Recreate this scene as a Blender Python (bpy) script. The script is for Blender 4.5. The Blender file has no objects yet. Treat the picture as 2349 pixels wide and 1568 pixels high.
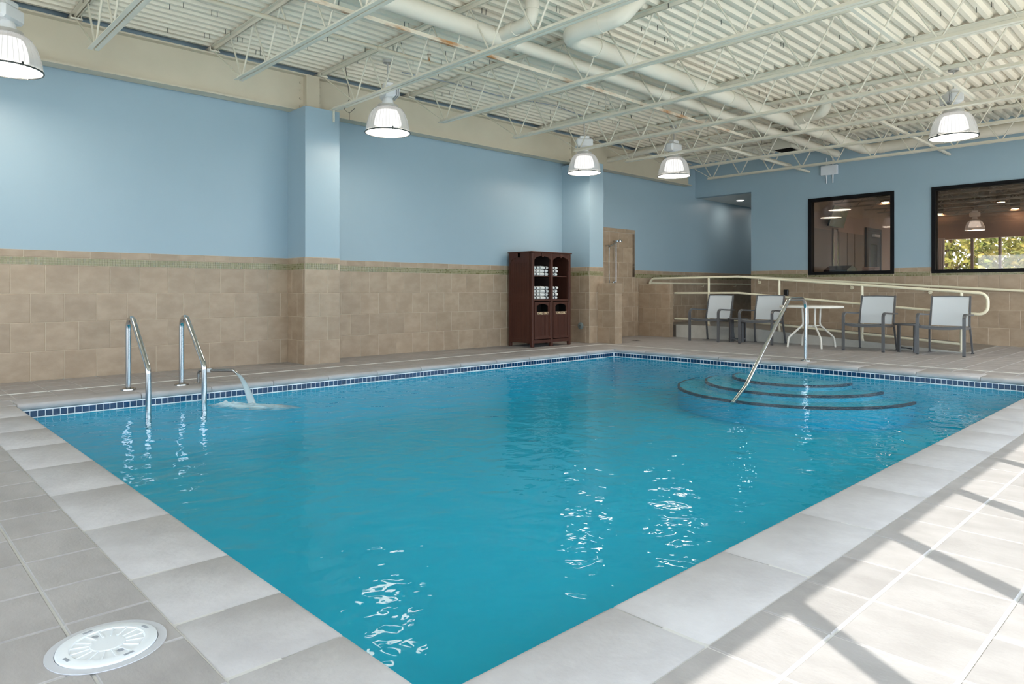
import bpy, math, random
from mathutils import Matrix, Vector
random.seed(7)
PI = math.pi
S = bpy.context.scene
C = S.collection

# ---------------------------------------------------------------- camera, world, sun, exposure
cd = bpy.data.cameras.new('camera'); cam = bpy.data.objects.new('camera', cd); C.objects.link(cam)
cam.location = (0, 0, 1.0); cam.rotation_euler = (PI/2, 0, math.radians(46.287-90))
cd.sensor_width = 36; cd.lens = 1585.5/2349*36; cd.shift_y = -117.5/2349; cd.clip_start = .02; cd.clip_end = 300
S.camera = cam
S.view_settings.view_transform = 'Standard'; S.view_settings.look = 'None'; S.view_settings.gamma = 1
S.view_settings.use_curve_mapping = False; S.view_settings.exposure = 0.38
W = bpy.data.worlds.new('sky'); S.world = W; W.use_nodes = True
bg = W.node_tree.nodes['Background']; bg.inputs[0].default_value = (.79, .875, 1.0, 1); bg.inputs[1].default_value = 5.5
sd = bpy.data.lights.new('sun', 'SUN'); sun = bpy.data.objects.new('sun', sd); C.objects.link(sun)
sd.energy = 7.0; sd.angle = math.radians(.4); sd.color = (1, .95, .90)
sun.location = (-8, -12, 14)
_c = math.cos(math.radians(42.4)); sun_dir = Vector((.551*_c, .835*_c, -math.sin(math.radians(42.4))))
sun.rotation_euler = sun_dir.to_track_quat('-Z', 'Y').to_euler()
def portal(name, loc, rot, sx, sy):
    l = bpy.data.lights.new(name, 'AREA'); l.shape = 'RECTANGLE'; l.size = sx; l.size_y = sy; l.cycles.is_portal = True
    o = bpy.data.objects.new(name, l); C.objects.link(o); o.location = loc; o.rotation_euler = rot
portal('window_portal', (6, -1.42, 1.3), (PI/2, 0, 0), 18.4, 2.35)
portal('window_portal', (-3.62, 3.8, 1.3), (PI/2, 0, -PI/2), 7.2, 2.35)

# ---------------------------------------------------------------- materials
MATS = {}
def mat(name, col, rough=.5, metal=0, col2=None, scale=3, detail=4, bump=0, bscale=None, spec=.5, rnd=0, lo=.35, hi=.65, stretch=None, coat=0, emit=None, estr=0):
    m = bpy.data.materials.new(name); m.use_nodes = True; nt = m.node_tree; N = nt.nodes; L = nt.links
    b = N['Principled BSDF']; b.inputs['Base Color'].default_value = (*col, 1); b.inputs['Roughness'].default_value = rough
    b.inputs['Metallic'].default_value = metal; b.inputs['Specular IOR Level'].default_value = spec
    if coat: b.inputs['Coat Weight'].default_value = coat; b.inputs['Coat Roughness'].default_value = .08
    if emit: b.inputs['Emission Color'].default_value = (*emit, 1); b.inputs['Emission Strength'].default_value = estr
    if col2 or bump or rnd:
        g = N.new('ShaderNodeNewGeometry'); oi = N.new('ShaderNodeObjectInfo')
        sc = N.new('ShaderNodeVectorMath'); sc.operation = 'SCALE'; sc.inputs['Scale'].default_value = 1
        cb = N.new('ShaderNodeCombineXYZ'); mu = N.new('ShaderNodeMath'); mu.operation = 'MULTIPLY'; mu.inputs[1].default_value = 37 if rnd else 0
        L.new(oi.outputs['Random'], mu.inputs[0]); L.new(mu.outputs[0], cb.inputs[0]); L.new(mu.outputs[0], cb.inputs[2])
        ad = N.new('ShaderNodeVectorMath'); L.new(g.outputs['Position'], ad.inputs[0]); L.new(cb.outputs[0], ad.inputs[1])
        vec = ad.outputs[0]
        if stretch:
            st = N.new('ShaderNodeVectorMath'); st.operation = 'MULTIPLY'; st.inputs[1].default_value = stretch; L.new(vec, st.inputs[0]); vec = st.outputs[0]
        if col2:
            n = N.new('ShaderNodeTexNoise'); n.inputs['Scale'].default_value = scale; n.inputs['Detail'].default_value = detail; n.inputs['Roughness'].default_value = .6
            L.new(vec, n.inputs['Vector'])
            r = N.new('ShaderNodeMapRange'); r.inputs[1].default_value = lo; r.inputs[2].default_value = hi; L.new(n.outputs['Fac'], r.inputs[0])
            mx = N.new('ShaderNodeMix'); mx.data_type = 'RGBA'; mx.inputs[6].default_value = (*col, 1); mx.inputs[7].default_value = (*col2, 1)
            L.new(r.outputs[0], mx.inputs[0]); out = mx.outputs[2]
            if rnd:
                hs = N.new('ShaderNodeHueSaturation'); mr = N.new('ShaderNodeMapRange'); mr.inputs[3].default_value = 1-rnd; mr.inputs[4].default_value = 1+rnd
                L.new(oi.outputs['Random'], mr.inputs[0]); L.new(mr.outputs[0], hs.inputs['Value']); L.new(out, hs.inputs['Color']); out = hs.outputs[0]
            L.new(out, b.inputs['Base Color'])
        if bump:
            n2 = N.new('ShaderNodeTexNoise'); n2.inputs['Scale'].default_value = bscale or scale*6; n2.inputs['Detail'].default_value = 5; L.new(vec, n2.inputs['Vector'])
            bp = N.new('ShaderNodeBump'); bp.inputs['Strength'].default_value = bump; bp.inputs['Distance'].default_value = .01
            L.new(n2.outputs['Fac'], bp.inputs['Height']); L.new(bp.outputs[0], b.inputs['Normal'])
    MATS[name] = m
    return m
def emat(name, col, s):
    m = bpy.data.materials.new(name); m.use_nodes = True; nt = m.node_tree; nt.nodes.clear()
    e = nt.nodes.new('ShaderNodeEmission'); e.inputs[0].default_value = (*col, 1); e.inputs[1].default_value = s
    o = nt.nodes.new('ShaderNodeOutputMaterial'); nt.links.new(e.outputs[0], o.inputs[0]); MATS[name] = m; return m
def schlick(N, L, f0, nrm=None, f90=1, power=5):
    lw = N.new('ShaderNodeLayerWeight'); lw.inputs['Blend'].default_value = .5
    if nrm is not None: L.new(nrm, lw.inputs['Normal'])
    pw = N.new('ShaderNodeMath'); pw.operation = 'POWER'; pw.inputs[1].default_value = power; L.new(lw.outputs['Facing'], pw.inputs[0])
    mr = N.new('ShaderNodeMapRange'); mr.inputs[3].default_value = f0; mr.inputs[4].default_value = f90; L.new(pw.outputs[0], mr.inputs[0])
    return mr.outputs[0]
def thin(name, tint, white=0, wcol=(.9, .9, .9), ior=1.45, rough=.02, noise=None, fall=False):
    """thin clear sheet: straight-through transmission + fresnel gloss (+ share of white translucency)"""
    m = bpy.data.materials.new(name); m.use_nodes = True; nt = m.node_tree; N = nt.nodes; L = nt.links; N.clear()
    o = N.new('ShaderNodeOutputMaterial'); t = N.new('ShaderNodeBsdfTransparent'); t.inputs[0].default_value = (*tint, 1)
    g = N.new('ShaderNodeBsdfGlossy'); g.inputs['Roughness'].default_value = rough
    f = schlick(N, L, ((ior-1)/(ior+1))**2)
    a = t.outputs[0]
    if white:
        d = N.new('ShaderNodeBsdfDiffuse'); d.inputs[0].default_value = (*wcol, 1)
        tr = N.new('ShaderNodeBsdfTranslucent'); tr.inputs[0].default_value = (*wcol, 1)
        h = N.new('ShaderNodeMixShader'); h.inputs[0].default_value = .5; L.new(d.outputs[0], h.inputs[1]); L.new(tr.outputs[0], h.inputs[2])
        w = N.new('ShaderNodeMixShader'); w.inputs[0].default_value = white; L.new(a, w.inputs[1]); L.new(h.outputs[0], w.inputs[2]); a = w.outputs[0]
        if noise:
            gp = N.new('ShaderNodeNewGeometry'); n = N.new('ShaderNodeTexNoise'); n.inputs['Scale'].default_value = noise[0]; n.inputs['Detail'].default_value = 6
            L.new(gp.outputs['Position'], n.inputs['Vector']); r = N.new('ShaderNodeMapRange'); r.inputs[1].default_value = noise[1]; r.inputs[2].default_value = noise[2]; r.inputs[4].default_value = white
            L.new(n.outputs['Fac'], r.inputs[0]); fac = r.outputs[0]
            if fall:
                at = N.new('ShaderNodeAttribute'); at.attribute_name = 'fall'; ml = N.new('ShaderNodeMath'); ml.operation = 'MULTIPLY_ADD'
                ml.use_clamp = True; L.new(fac, ml.inputs[0]); L.new(at.outputs['Fac'], ml.inputs[1]); sb = N.new('ShaderNodeMath'); sb.operation = 'MULTIPLY_ADD'; sb.inputs[1].default_value = .9; sb.inputs[2].default_value = -.45; sb.use_clamp = True; L.new(at.outputs['Fac'], sb.inputs[0]); L.new(sb.outputs[0], ml.inputs[2]); fac = ml.outputs[0]
            L.new(fac, w.inputs[0])
    mx = N.new('ShaderNodeMixShader'); L.new(f, mx.inputs[0]); L.new(a, mx.inputs[1]); L.new(g.outputs[0], mx.inputs[2]); L.new(mx.outputs[0], o.inputs[0])
    MATS[name] = m; return m

mat('blue_paint', (.325, .435, .505), .40, col2=(.315, .425, .495), scale=1, spec=.45)
mat('ceil_white', (.72, .71, .69), .7)
mat('wall_tile', (.42, .315, .22), .42, col2=(.345, .25, .168), scale=4.5, rnd=.06, bump=.06, bscale=60, stretch=(1, 1, 1.6))
mat('wall_grout', (.56, .46, .35), .8)
mat('deck_tile', (.39, .362, .355), .45, col2=(.325, .30, .292), scale=5, rnd=.05, bump=.10, bscale=70, stretch=(1.5, .8, 1))
mat('deck_grout', (.60, .58, .56), .8)
mat('white_strip', (.85, .83, .78), .6)
mat('coping', (.495, .47, .47), .55, col2=(.415, .39, .39), scale=4, rnd=.03, bump=.25, bscale=28)
mat('coping_mortar', (.45, .43, .41), .85)
mat('pool_tile', (.006, .052, .135), .15, col2=(.004, .034, .095), scale=9, rnd=.18, spec=.5)
mat('pool_grout', (.93, .94, .95), .7)
mat('plaster', (.002, .425, .615), .7, col2=(.002, .41, .60), scale=2)
mat('step_line', (.01, .05, .09), .5)
mat('steel_paint', (.78, .725, .60), .42, col2=(.72, .67, .55), scale=3, spec=.5)
mat('beam_paint', (.62, .555, .43), .45, col2=(.58, .515, .395), scale=1.5)
mat('deck_metal', (.90, .815, .665), .45, col2=(.84, .755, .61), scale=2)
mat('rust_paint', (.66, .59, .47), .6, col2=(.38, .17, .05), scale=5, detail=8, lo=.49, hi=.64, stretch=(.5, 1.5, 1.5))
mat('pvc', (.76, .70, .585), .5, spec=.3)
mat('dark_void', (.012, .011, .010), .95, spec=.05)
mat('screw', (.10, .09, .07), .6)
mat('chrome', (.62, .63, .64), .16, 1)
mat('chrome_dark', (.40, .39, .38), .22, 1)
mat('rail_cream', (.82, .75, .56), .35)
mat('ramp_tile', (.27, .235, .20), .5, col2=(.22, .19, .16), scale=5)
mat('curb', (.52, .50, .45), .6, col2=(.46, .44, .39), scale=6)
mat('resin_brown', (.078, .026, .016), .5, spec=.3, col2=(.064, .021, .013), scale=14, stretch=(1, 1, .15), bump=.08, bscale=80)
mat('resin_dark', (.022, .010, .008), .7)
mat('lettering', (.78, .60, .38), .5)
mat('towel', (.82, .81, .78), .95, bump=.5, bscale=180)
mat('towel_stripe', (.02, .025, .035), .95)
mat('chair_frame', (.105, .105, .11), .38, spec=.5)
mat('sling', (.60, .63, .65), .6, bump=.12, bscale=400)
mat('seat_sling', (.16, .165, .17), .65)
mat('table_white', (.80, .76, .68), .4)
mat('table_dark', (.075, .075, .078), .45)
mat('black_frame', (.006, .006, .007), .6, spec=.15)
mat('lamp_white', (.82, .82, .82), .3)
mat('lamp_grey', (.50, .48, .45), .35)
mat('lamp_rim', (.05, .06, .06), .4)
mat('plastic_white', (.72, .74, .77), .35)
mat('plastic_grey', (.30, .32, .36), .45)
mat('ring_grey', (.52, .52, .55), .6)
mat('outlet_black', (.01, .01, .01), .4)
mat('bluegrey_plate', (.20, .24, .23), .45)
mat('hvac', (.55, .52, .43), .45)
mat('gym_wall', (.52, .41, .34), .6); mat('gym_ceiling', (.16, .12, .095), .8); mat('gym_floor', (.10, .09, .085), .6)
mat('gym_panel', (.36, .31, .27), .5); mat('gym_door', (.12, .11, .115), .5); mat('gym_white', (.7, .7, .7), .5)
mat('screen', (.03, .035, .05), .2); mat('pink_towel', (.75, .58, .52), .9)
mat('rubber', (.02, .02, .022), .5)
mat('leaf_green', (.16, .24, .035), .6, col2=(.42, .36, .10), scale=3); mat('bark', (.12, .08, .05), .9)
mat('ground', (.82, .80, .75), .9)
emat('lamp_lens', (1, .90, .76), 18); emat('lamp_core', (1, .98, .95), 1.1); emat('downlight', (1, .92, .82), 60); emat('warm_downlight', (1, .66, .42), 60)
thin('pane', (.93, .95, .94)); thin('bronze_pane', (.80, .72, .66), ior=1.6)
thin('acrylic', (.96, .96, .96), white=.36, wcol=(.92, .92, .92))
thin('jet_water', (.93, .98, 1), white=.75, wcol=(.85, .93, .96), ior=1.33, rough=.1)
thin('foam', (1, 1, 1), white=.9, wcol=(.88, .95, .97), ior=1.02, rough=.3, noise=(7, .36, .60), fall=True)

def water_mat():
    m = bpy.data.materials.new('pool_water'); m.use_nodes = True; nt = m.node_tree; N = nt.nodes; L = nt.links; N.clear()
    o = N.new('ShaderNodeOutputMaterial'); t = N.new('ShaderNodeBsdfTransparent'); g = N.new('ShaderNodeBsdfGlossy'); g.inputs['Roughness'].default_value = .015
    p = N.new('ShaderNodeNewGeometry')
    def noise(sc, det, dist):
        s = N.new('ShaderNodeVectorMath'); s.operation = 'MULTIPLY'; s.inputs[1].default_value = sc; L.new(p.outputs['Position'], s.inputs[0])
        n = N.new('ShaderNodeTexNoise'); n.inputs['Scale'].default_value = 1; n.inputs['Detail'].default_value = det; n.inputs['Distortion'].default_value = dist
        L.new(s.outputs[0], n.inputs['Vector']); return n.outputs['Fac']
    n1 = noise((4.2, 4.2, 1), 1.2, .4); n2 = noise((11, 11, 1), 1.5, .3)
    b1 = N.new('ShaderNodeBump'); b1.inputs['Strength'].default_value = 1; b1.inputs['Distance'].default_value = .015; L.new(n1, b1.inputs['Height'])
    b2 = N.new('ShaderNodeBump'); b2.inputs['Strength'].default_value = 1; b2.inputs['Distance'].default_value = .0050; L.new(n2, b2.inputs['Height']); L.new(b1.outputs[0], b2.inputs['Normal'])
    L.new(b2.outputs[0], g.inputs['Normal']); f = schlick(N, L, .011, b2.outputs[0], .85, 7)
    mx = N.new('ShaderNodeMixShader'); L.new(f, mx.inputs[0]); L.new(t.outputs[0], mx.inputs[1]); L.new(g.outputs[0], mx.inputs[2]); L.new(mx.outputs[0], o.inputs[0])
    v = N.new('ShaderNodeVolumeAbsorption'); v.inputs[0].default_value = (.12, .94, .99, 1); v.inputs[1].default_value = .22; L.new(v.outputs[0], o.inputs[1])
    MATS['pool_water'] = m
water_mat()

# ---------------------------------------------------------------- mesh helpers
class MB:
    def __init__(s): s.v = []; s.f = []; s.m = []
    def add(s, vs, fs, mi=0):
        k = len(s.v); s.v += [tuple(p) for p in vs]; s.f += [tuple(i+k for i in f) for f in fs]; s.m += [mi]*len(fs); return s
    def box(s, x0, x1, y0, y1, z0, z1, mi=0):
        return s.add([(x, y, z) for x in (x0, x1) for y in (y0, y1) for z in (z0, z1)],
                     [(0, 1, 3, 2), (4, 6, 7, 5), (0, 4, 5, 1), (2, 3, 7, 6), (0, 2, 6, 4), (1, 5, 7, 3)], mi)
    def rbox(s, x0, x1, y0, y1, z0, z1, r=.01, mi=0):
        """box with all edges chamfered"""
        vs = []; 
        for X, sx in ((x0, 1), (x1, -1)):
            for Y, sy in ((y0, 1), (y1, -1)):
                for Z, sz in ((z0, 1), (z1, -1)):
                    vs += [(X, Y+sy*r, Z+sz*r), (X+sx*r, Y, Z+sz*r), (X+sx*r, Y+sy*r, Z)]
        c = lambda i, j, k: ((i*2+j)*2+k)*3
        F = []
        for i in (0, 1):
            q = [c(i, 0, 0), c(i, 0, 1), c(i, 1, 1), c(i, 1, 0)]; F.append(q if i == 0 else q[::-1])
            q = [c(0, i, 0)+1, c(1, i, 0)+1, c(1, i, 1)+1, c(0, i, 1)+1]; F.append(q if i == 0 else q[::-1])
            q = [c(0, 0, i)+2, c(0, 1, i)+2, c(1, 1, i)+2, c(1, 0, i)+2]; F.append(q if i == 0 else q[::-1])
        for i in (0, 1):
            for j in (0, 1):
                F.append([c(i, j, 0), c(i, j, 1), c(i, j, 1)+1, c(i, j, 0)+1]); F.append([c(i, 0, j), c(i, 0, j)+2, c(i, 1, j)+2, c(i, 1, j)])
                F.append([c(0, i, j)+1, c(0, i, j)+2, c(1, i, j)+2, c(1, i, j)+1])
                for k in (0, 1): F.append([c(i, j, k), c(i, j, k)+1, c(i, j, k)+2])
        return s.add(vs, F, mi)
    def tube(s, pts, r, seg=10, mi=0, caps=True, flat=None):
        P = [Vector(p) for p in pts]; n = len(P); R = r if isinstance(r, (list, tuple)) else [r]*n
        T = [(P[min(i+1, n-1)]-P[max(i-1, 0)]).normalized() for i in range(n)]
        u = T[0].orthogonal().normalized() if flat is None else (Vector(flat)-T[0]*Vector(flat).dot(T[0])).normalized()
        vs = []
        for i in range(n):
            u = (u-T[i]*u.dot(T[i])).normalized(); w = T[i].cross(u)
            for k in range(seg):
                a = 2*PI*k/seg
                vs.append(P[i]+(u*math.cos(a)+w*math.sin(a))*R[i])
        fs = [(i*seg+k, i*seg+(k+1) % seg, (i+1)*seg+(k+1) % seg, (i+1)*seg+k) for i in range(n-1) for k in range(seg)]
        if caps: fs += [tuple(range(seg))[::-1], tuple((n-1)*seg+k for k in range(seg))]
        return s.add(vs, fs, mi)
    def bar(s, pts, w, t, up=(0, 1, 0), mi=0):
        """rectangular bar along a path; w along 'up', t across"""
        P = [Vector(p) for p in pts]; n = len(P); vs = []; up = Vector(up)
        for i in range(n):
            T = (P[min(i+1, n-1)]-P[max(i-1, 0)]).normalized(); u = (up-T*up.dot(T)).normalized(); q = T.cross(u)
            for a, b in ((-1, -1), (1, -1), (1, 1), (-1, 1)): vs.append(P[i]+u*(a*w/2)+q*(b*t/2))
        fs = [(i*4+k, i*4+(k+1) % 4, (i+1)*4+(k+1) % 4, (i+1)*4+k) for i in range(n-1) for k in range(4)]
        fs += [(3, 2, 1, 0), tuple((n-1)*4+k for k in range(4))]
        return s.add(vs, fs, mi)
    def lathe(s, prof, seg=24, c=(0, 0, 0), mi=0, axis='z'):
        vs = []; n = len(prof)
        for r, z in prof:
            for k in range(seg):
                a = 2*PI*k/seg; x, y = r*math.cos(a), r*math.sin(a)
                p = (x, y, z) if axis == 'z' else ((z, x, y) if axis == 'x' else (y, z, x))
                vs.append((c[0]+p[0], c[1]+p[1], c[2]+p[2]))
        fs = [(i*seg+k, i*seg+(k+1) % seg, (i+1)*seg+(k+1) % seg, (i+1)*seg+k) for i in range(n-1) for k in range(seg)]
        return s.add(vs, fs, mi)
    def prism(s, poly, d, fn, mi=0):
        """poly: 2d points; fn(a,b,t)->xyz; extruded t=0..d"""
        n = len(poly); vs = [fn(a, b, 0) for a, b in poly]+[fn(a, b, d) for a, b in poly]
        return s.add(vs, [tuple(range(n))[::-1], tuple(range(n, 2*n))]+[(i, (i+1) % n, n+(i+1) % n, n+i) for i in range(n)], mi)
    def mesh(s, name, mats, smooth=None):
        me = bpy.data.meshes.new(name); me.from_pydata(s.v, [], s.f)
        for m in (mats if isinstance(mats, (list, tuple)) else [mats]): me.materials.append(MATS[m])
        if any(s.m): me.polygons.foreach_set('material_index', s.m)
        if smooth is not None:
            me.polygons.foreach_set('use_smooth', [True]*len(s.f)); me.set_sharp_from_angle(angle=math.radians(smooth))
        me.update(); return me
def link(name, me, parent=None, loc=None, mw=None):
    o = bpy.data.objects.new(name, me); C.objects.link(o)
    if parent: o.parent = parent
    if mw is not None: o.matrix_local = mw
    elif loc: o.location = loc
    return o
def obj(name, mb, mats, parent=None, smooth=None, loc=None): return link(name, mb.mesh(name, mats, smooth), parent, loc)
def tag(o, label, cat, group=None, kind=None):
    o['label'] = label
    if cat: o['category'] = cat
    if group: o['group'] = group
    if kind: o['kind'] = kind
    return o
def thing(name, label, cat, loc=(0, 0, 0), rz=0, group=None, kind=None):
    o = bpy.data.objects.new(name, None); C.objects.link(o); o.location = loc; o.rotation_euler = (0, 0, rz); o.empty_display_size = .1
    return tag(o, label, cat, group, kind)
def struct(o, label, cat): return tag(o, label, cat, None, 'structure')
def arc(c, r, a0, a1, n, f): # f(cos,sin)->vec
    return [f(c, r*math.cos(a0+(a1-a0)*i/n), r*math.sin(a0+(a1-a0)*i/n)) for i in range(n+1)]
def fillet(pts, r, n=6):
    P = [Vector(p) for p in pts]; out = [P[0]]
    for i in range(1, len(P)-1):
        a = (P[i-1]-P[i]); b = (P[i+1]-P[i]); la, lb = a.length, b.length; a.normalize(); b.normalize()
        ang = a.angle(b); d = min(r/math.tan(ang/2), la*.49, lb*.49); rr = d*math.tan(ang/2)
        p0 = P[i]+a*d; p1 = P[i]+b*d; bis = (a+b).normalized(); ctr = P[i]+bis*(rr/math.sin(ang/2))
        v0 = p0-ctr; v1 = p1-ctr; tot = v0.angle(v1)
        for k in range(n+1):
            t = k/n; out.append(ctr+(v0*math.sin((1-t)*tot)+v1*math.sin(t*tot))/math.sin(tot))
    out.append(P[-1]); return out
TM = {}
def tile_mesh(w, h, t, m, e=.004):
    k = (round(w, 3), round(h, 3), round(t, 4), m)
    if k not in TM:
        e2 = min(e, w*.2, h*.2)
        vs = [(0, 0, 0), (w, 0, 0), (w, h, 0), (0, h, 0), (0, 0, t*.6), (w, 0, t*.6), (w, h, t*.6), (0, h, t*.6), (e2, e2, t), (w-e2, e2, t), (w-e2, h-e2, t), (e2, h-e2, t)]
        fs = [(8, 9, 10, 11)]+[(a, b, b+4, a+4) for a, b in ((0, 1), (1, 2), (2, 3))]+[(3, 0, 4, 7)]+[(a, b, b+4, a+4) for a, b in ((4, 5), (5, 6), (6, 7))]+[(7, 4, 8, 11)]
        TM[k] = MB().add(vs, fs).mesh('tile', m)
    return TM[k]
def tile(parent, name, m, o, u, v, w, h, t=.010):
    u = Vector(u); v = Vector(v); n = u.cross(v); o = Vector(o)
    mw = Matrix(((u.x, v.x, n.x, o.x), (u.y, v.y, n.y, o.y), (u.z, v.z, n.z, o.z), (0, 0, 0, 1)))
    return link(name, tile_mesh(w, h, t, m), parent, mw=mw)
def wall_cells(mb, a0, a1, z0, z1, holes, fn, mi=0):
    A = sorted({a0, a1, *[h[i] for h in holes for i in (0, 1)]}); Z = sorted({z0, z1, *[h[i] for h in holes for i in (2, 3)]})
    for i in range(len(A)-1):
        for j in range(len(Z)-1):
            ca, cz = (A[i]+A[i+1])/2, (Z[j]+Z[j+1])/2
            if any(h[0] < ca < h[1] and h[2] < cz < h[3] for h in holes): continue
            fn(mb, A[i], A[i+1], Z[j], Z[j+1])
ROWS = [(0, .3225), (.3225, .645), (.645, .9675), (.9675, 1.29)]
CAP = (1.373, 1.455); MOS = (1.29, 1.373); P = .3215; G = .0055; GD = .007

# ================================================================ SETTING
X0, XE, YW, YB = -3.5, 15.05, 9.2, -1.3      # back wall, end wall, left wall, window wall
PX0, PX1, PY0, PY1 = 1.05, 9.50, 1.38, 7.38  # pool edge (inner edge of the coping)
CW = .35                                     # coping width
WL = -.13                                    # water level

# --- floor slab with the pool opening
fl = MB()
b = .02
b = .20
for (x0, x1, y0, y1) in ((X0, PX0-b, YB, YW), (PX1+b, XE, YB, YW), (PX0-b, PX1+b, YB, PY0-b), (PX0-b, PX1+b, PY1+b, YW)):
    fl.box(x0, x1, y0, y1, -.25, -.004)
floor = struct(obj('floor', fl, 'deck_grout'), 'pale grouted pool deck laid with square grey-beige tiles', 'floor')
# deck tiles
xs = [.457+.3215*k for k in range(-13, 47)]; ys = [.81+.3225*k for k in range(-7, 28)]
cx0, cx1, cy0, cy1 = PX0-CW, PX1+CW, PY0-CW, PY1+CW
LX, LY = 10.21, 8.17                         # white joint strip lines
def cut(vals, lo, hi):
    v = [lo]+[a for a in vals if lo+.03 < a < hi-.03]+[hi]; return list(zip(v[:-1], v[1:]))
regs = [(X0, cx0, YB, YW), (cx0, XE, YB, cy0), (cx0, LX-.012, cy1, LY-.012), (cx1, LX-.012, cy0, cy1), (cx0, LX+.012, LY+.012, YW), (LX+.012, 12.94, cy0, YW), (12.94, XE, cy0, 2.95)]
cells = []
for (x0, x1, y0, y1) in regs:
    for xa, xb in cut(xs, x0, x1):
        for ya, yb in cut(ys, y0, y1):
            cells.append((xa, xb, ya, yb))
def vis(c):
    x, y = (c[0]+c[1])/2, (c[2]+c[3])/2; d = .691*x+.723*y; l = .723*x-.691*y
    if d < .5 or abs(l/d) > .80 or 1585/d > 1000: return 0
    if d > .3 and 1585/d-0 > 960: return 0
    return (c[1]-c[0])*(c[3]-c[2])/d**3
cells.sort(key=vis, reverse=True)
for c in cells[:300]:
    tile(floor, 'deck_tile', 'deck_tile', (c[0]+GD/2, c[2]+GD/2, -.010), (1, 0, 0), (0, 1, 0), c[1]-c[0]-GD, c[3]-c[2]-GD)
rest = MB()
for c in cells[300:]:
    w, h = c[1]-c[0]-GD, c[3]-c[2]-GD; x, y = c[0]+GD/2, c[2]+GD/2; e = .004
    rest.add([(x, y, -.004), (x+w, y, -.004), (x+w, y+h, -.004), (x, y+h, -.004), (x+e, y+e, 0), (x+w-e, y+e, 0), (x+w-e, y+h-e, 0), (x+e, y+h-e, 0)],
             [(4, 5, 6, 7), (0, 1, 5, 4), (1, 2, 6, 5), (2, 3, 7, 6), (3, 0, 4, 7)])
o = obj('deck_tile_field', rest, 'deck_tile', floor); o['kind'] = 'stuff'
st = MB().box(cx0, LX+.012, LY-.012, LY+.012, -.010, .002)
struct(obj('trim_1', st, 'white_strip'), 'thin white joint strip in the deck along the blue wall', 'joint strip')
st = MB().box(LX-.012, LX+.012, cy0, LY-.012, -.010, .002)
struct(obj('trim_2', st, 'white_strip'), 'thin white joint strip in the deck in front of the chairs', 'joint strip')

# --- pool basin
ba = MB(); D = -.64; o1 = .02; RC = .36
bx0, bx1, by0, by1 = PX0-o1, PX1+o1, PY0-o1, PY1+o1
prof = [(-.15, -.25), (-.15, D-.2), (0, D-.2)]      # (inset, z) ring profile: outer shell, then inside from the rim down the wall, round the cove, to the floor
inner = [(0, -.136)]+[(RC-RC*math.cos(PI/2*k/8), D+RC-RC*math.sin(PI/2*k/8)) for k in range(9)]
def ring(i, z): return [(bx0+i, by0+i, z), (bx1-i, by0+i, z), (bx1-i, by1-i, z), (bx0+i, by1-i, z)]
vs = []; loop = [(-.15, D-.2), (-.15, -.136)]+inner
for i, z in loop: vs += ring(i, z)
fs = [(r*4+k, r*4+(k+1) % 4, r*4+4+(k+1) % 4, r*4+4+k) for r in range(len(loop)-1) for k in range(4)]
fs += [tuple((len(loop)-1)*4+k for k in range(4)), (3, 2, 1, 0)]
ba.add(vs, fs)
basin = struct(obj('pool_basin', ba, 'plaster', smooth=40), 'turquoise plastered swimming pool basin under the water', 'pool')
# grout bed of the waterline tiles
gb = MB()
gb.box(bx0-.05, bx0, by0, by1, -.136, -.060); gb.box(bx1, bx1+.05, by0, by1, -.136, -.060)
gb.box(bx0, bx1, by0-.05, by0, -.136, -.060); gb.box(bx0, bx1, by1, by1+.05, -.136, -.060)
obj('waterline_grout', gb, 'pool_grout', basin)
TP = .0575
nl = int((bx1-bx0)/TP); nr = int((by1-by0)/TP); tw = TP-.0065; th = .053
for k in range(nl): tile(basin, 'waterline_tile', 'pool_tile', (bx0+k*TP+.006, by1, -.124), (1, 0, 0), (0, 0, 1), tw, th, .004)
for k in range(nr): tile(basin, 'waterline_tile', 'pool_tile', (bx1, by1-k*TP-.006, -.124), (0, -1, 0), (0, 0, 1), tw, th, .004)
lo = MB()
def tbox(o_, u, v, w, h, t):
    o_ = Vector(o_); u = Vector(u); v = Vector(v); n = u.cross(v)
    lo.add([o_, o_+u*w, o_+u*w+v*h, o_+v*h]+[q+n*t for q in (o_, o_+u*w, o_+u*w+v*h, o_+v*h)], [(4, 5, 6, 7), (0, 1, 5, 4), (1, 2, 6, 5), (2, 3, 7, 6), (3, 0, 4, 7)])
for k in range(nl):
    tbox((bx0+k*TP+.006+tw, by0, -.124), (-1, 0, 0), (0, 0, 1), tw, tw, .004)
for k in range(nr):
    tbox((bx0, by1-k*TP-.006-tw, -.124), (0, 1, 0), (0, 0, 1), tw, tw, .004)
o = obj('waterline_tile_field', lo, 'pool_tile', basin); o['kind'] = 'stuff'
# semicircular entry steps
SC = (bx1, 4.28)
for i, (R, z) in enumerate(((.80, -.215), (1.18, -.29), (1.56, -.37))):
    n = 28; ring = [(SC[0]-R*math.sin(PI*k/n), SC[1]+R*math.cos(PI*k/n)) for k in range(n+1)]
    s_ = MB().prism(ring, z-D, lambda a, b_, t: (a, b_, D+t)); so = obj('entry_step', s_, 'plaster', basin)
    q = MB()
    for k in range(n):
        a0, a1 = PI*k/n, PI*(k+1)/n; vs = []
        for rr, dz in ((R-.03, .003), (R+.004, .003), (R+.004, -.03)):
            for a in (a0, a1): vs.append((SC[0]-rr*math.sin(a), SC[1]+rr*math.cos(a), z+dz))
        q.add(vs, [(0, 1, 3, 2), (2, 3, 5, 4)])
    obj('step_edge', q, 'step_line', so)
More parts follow.
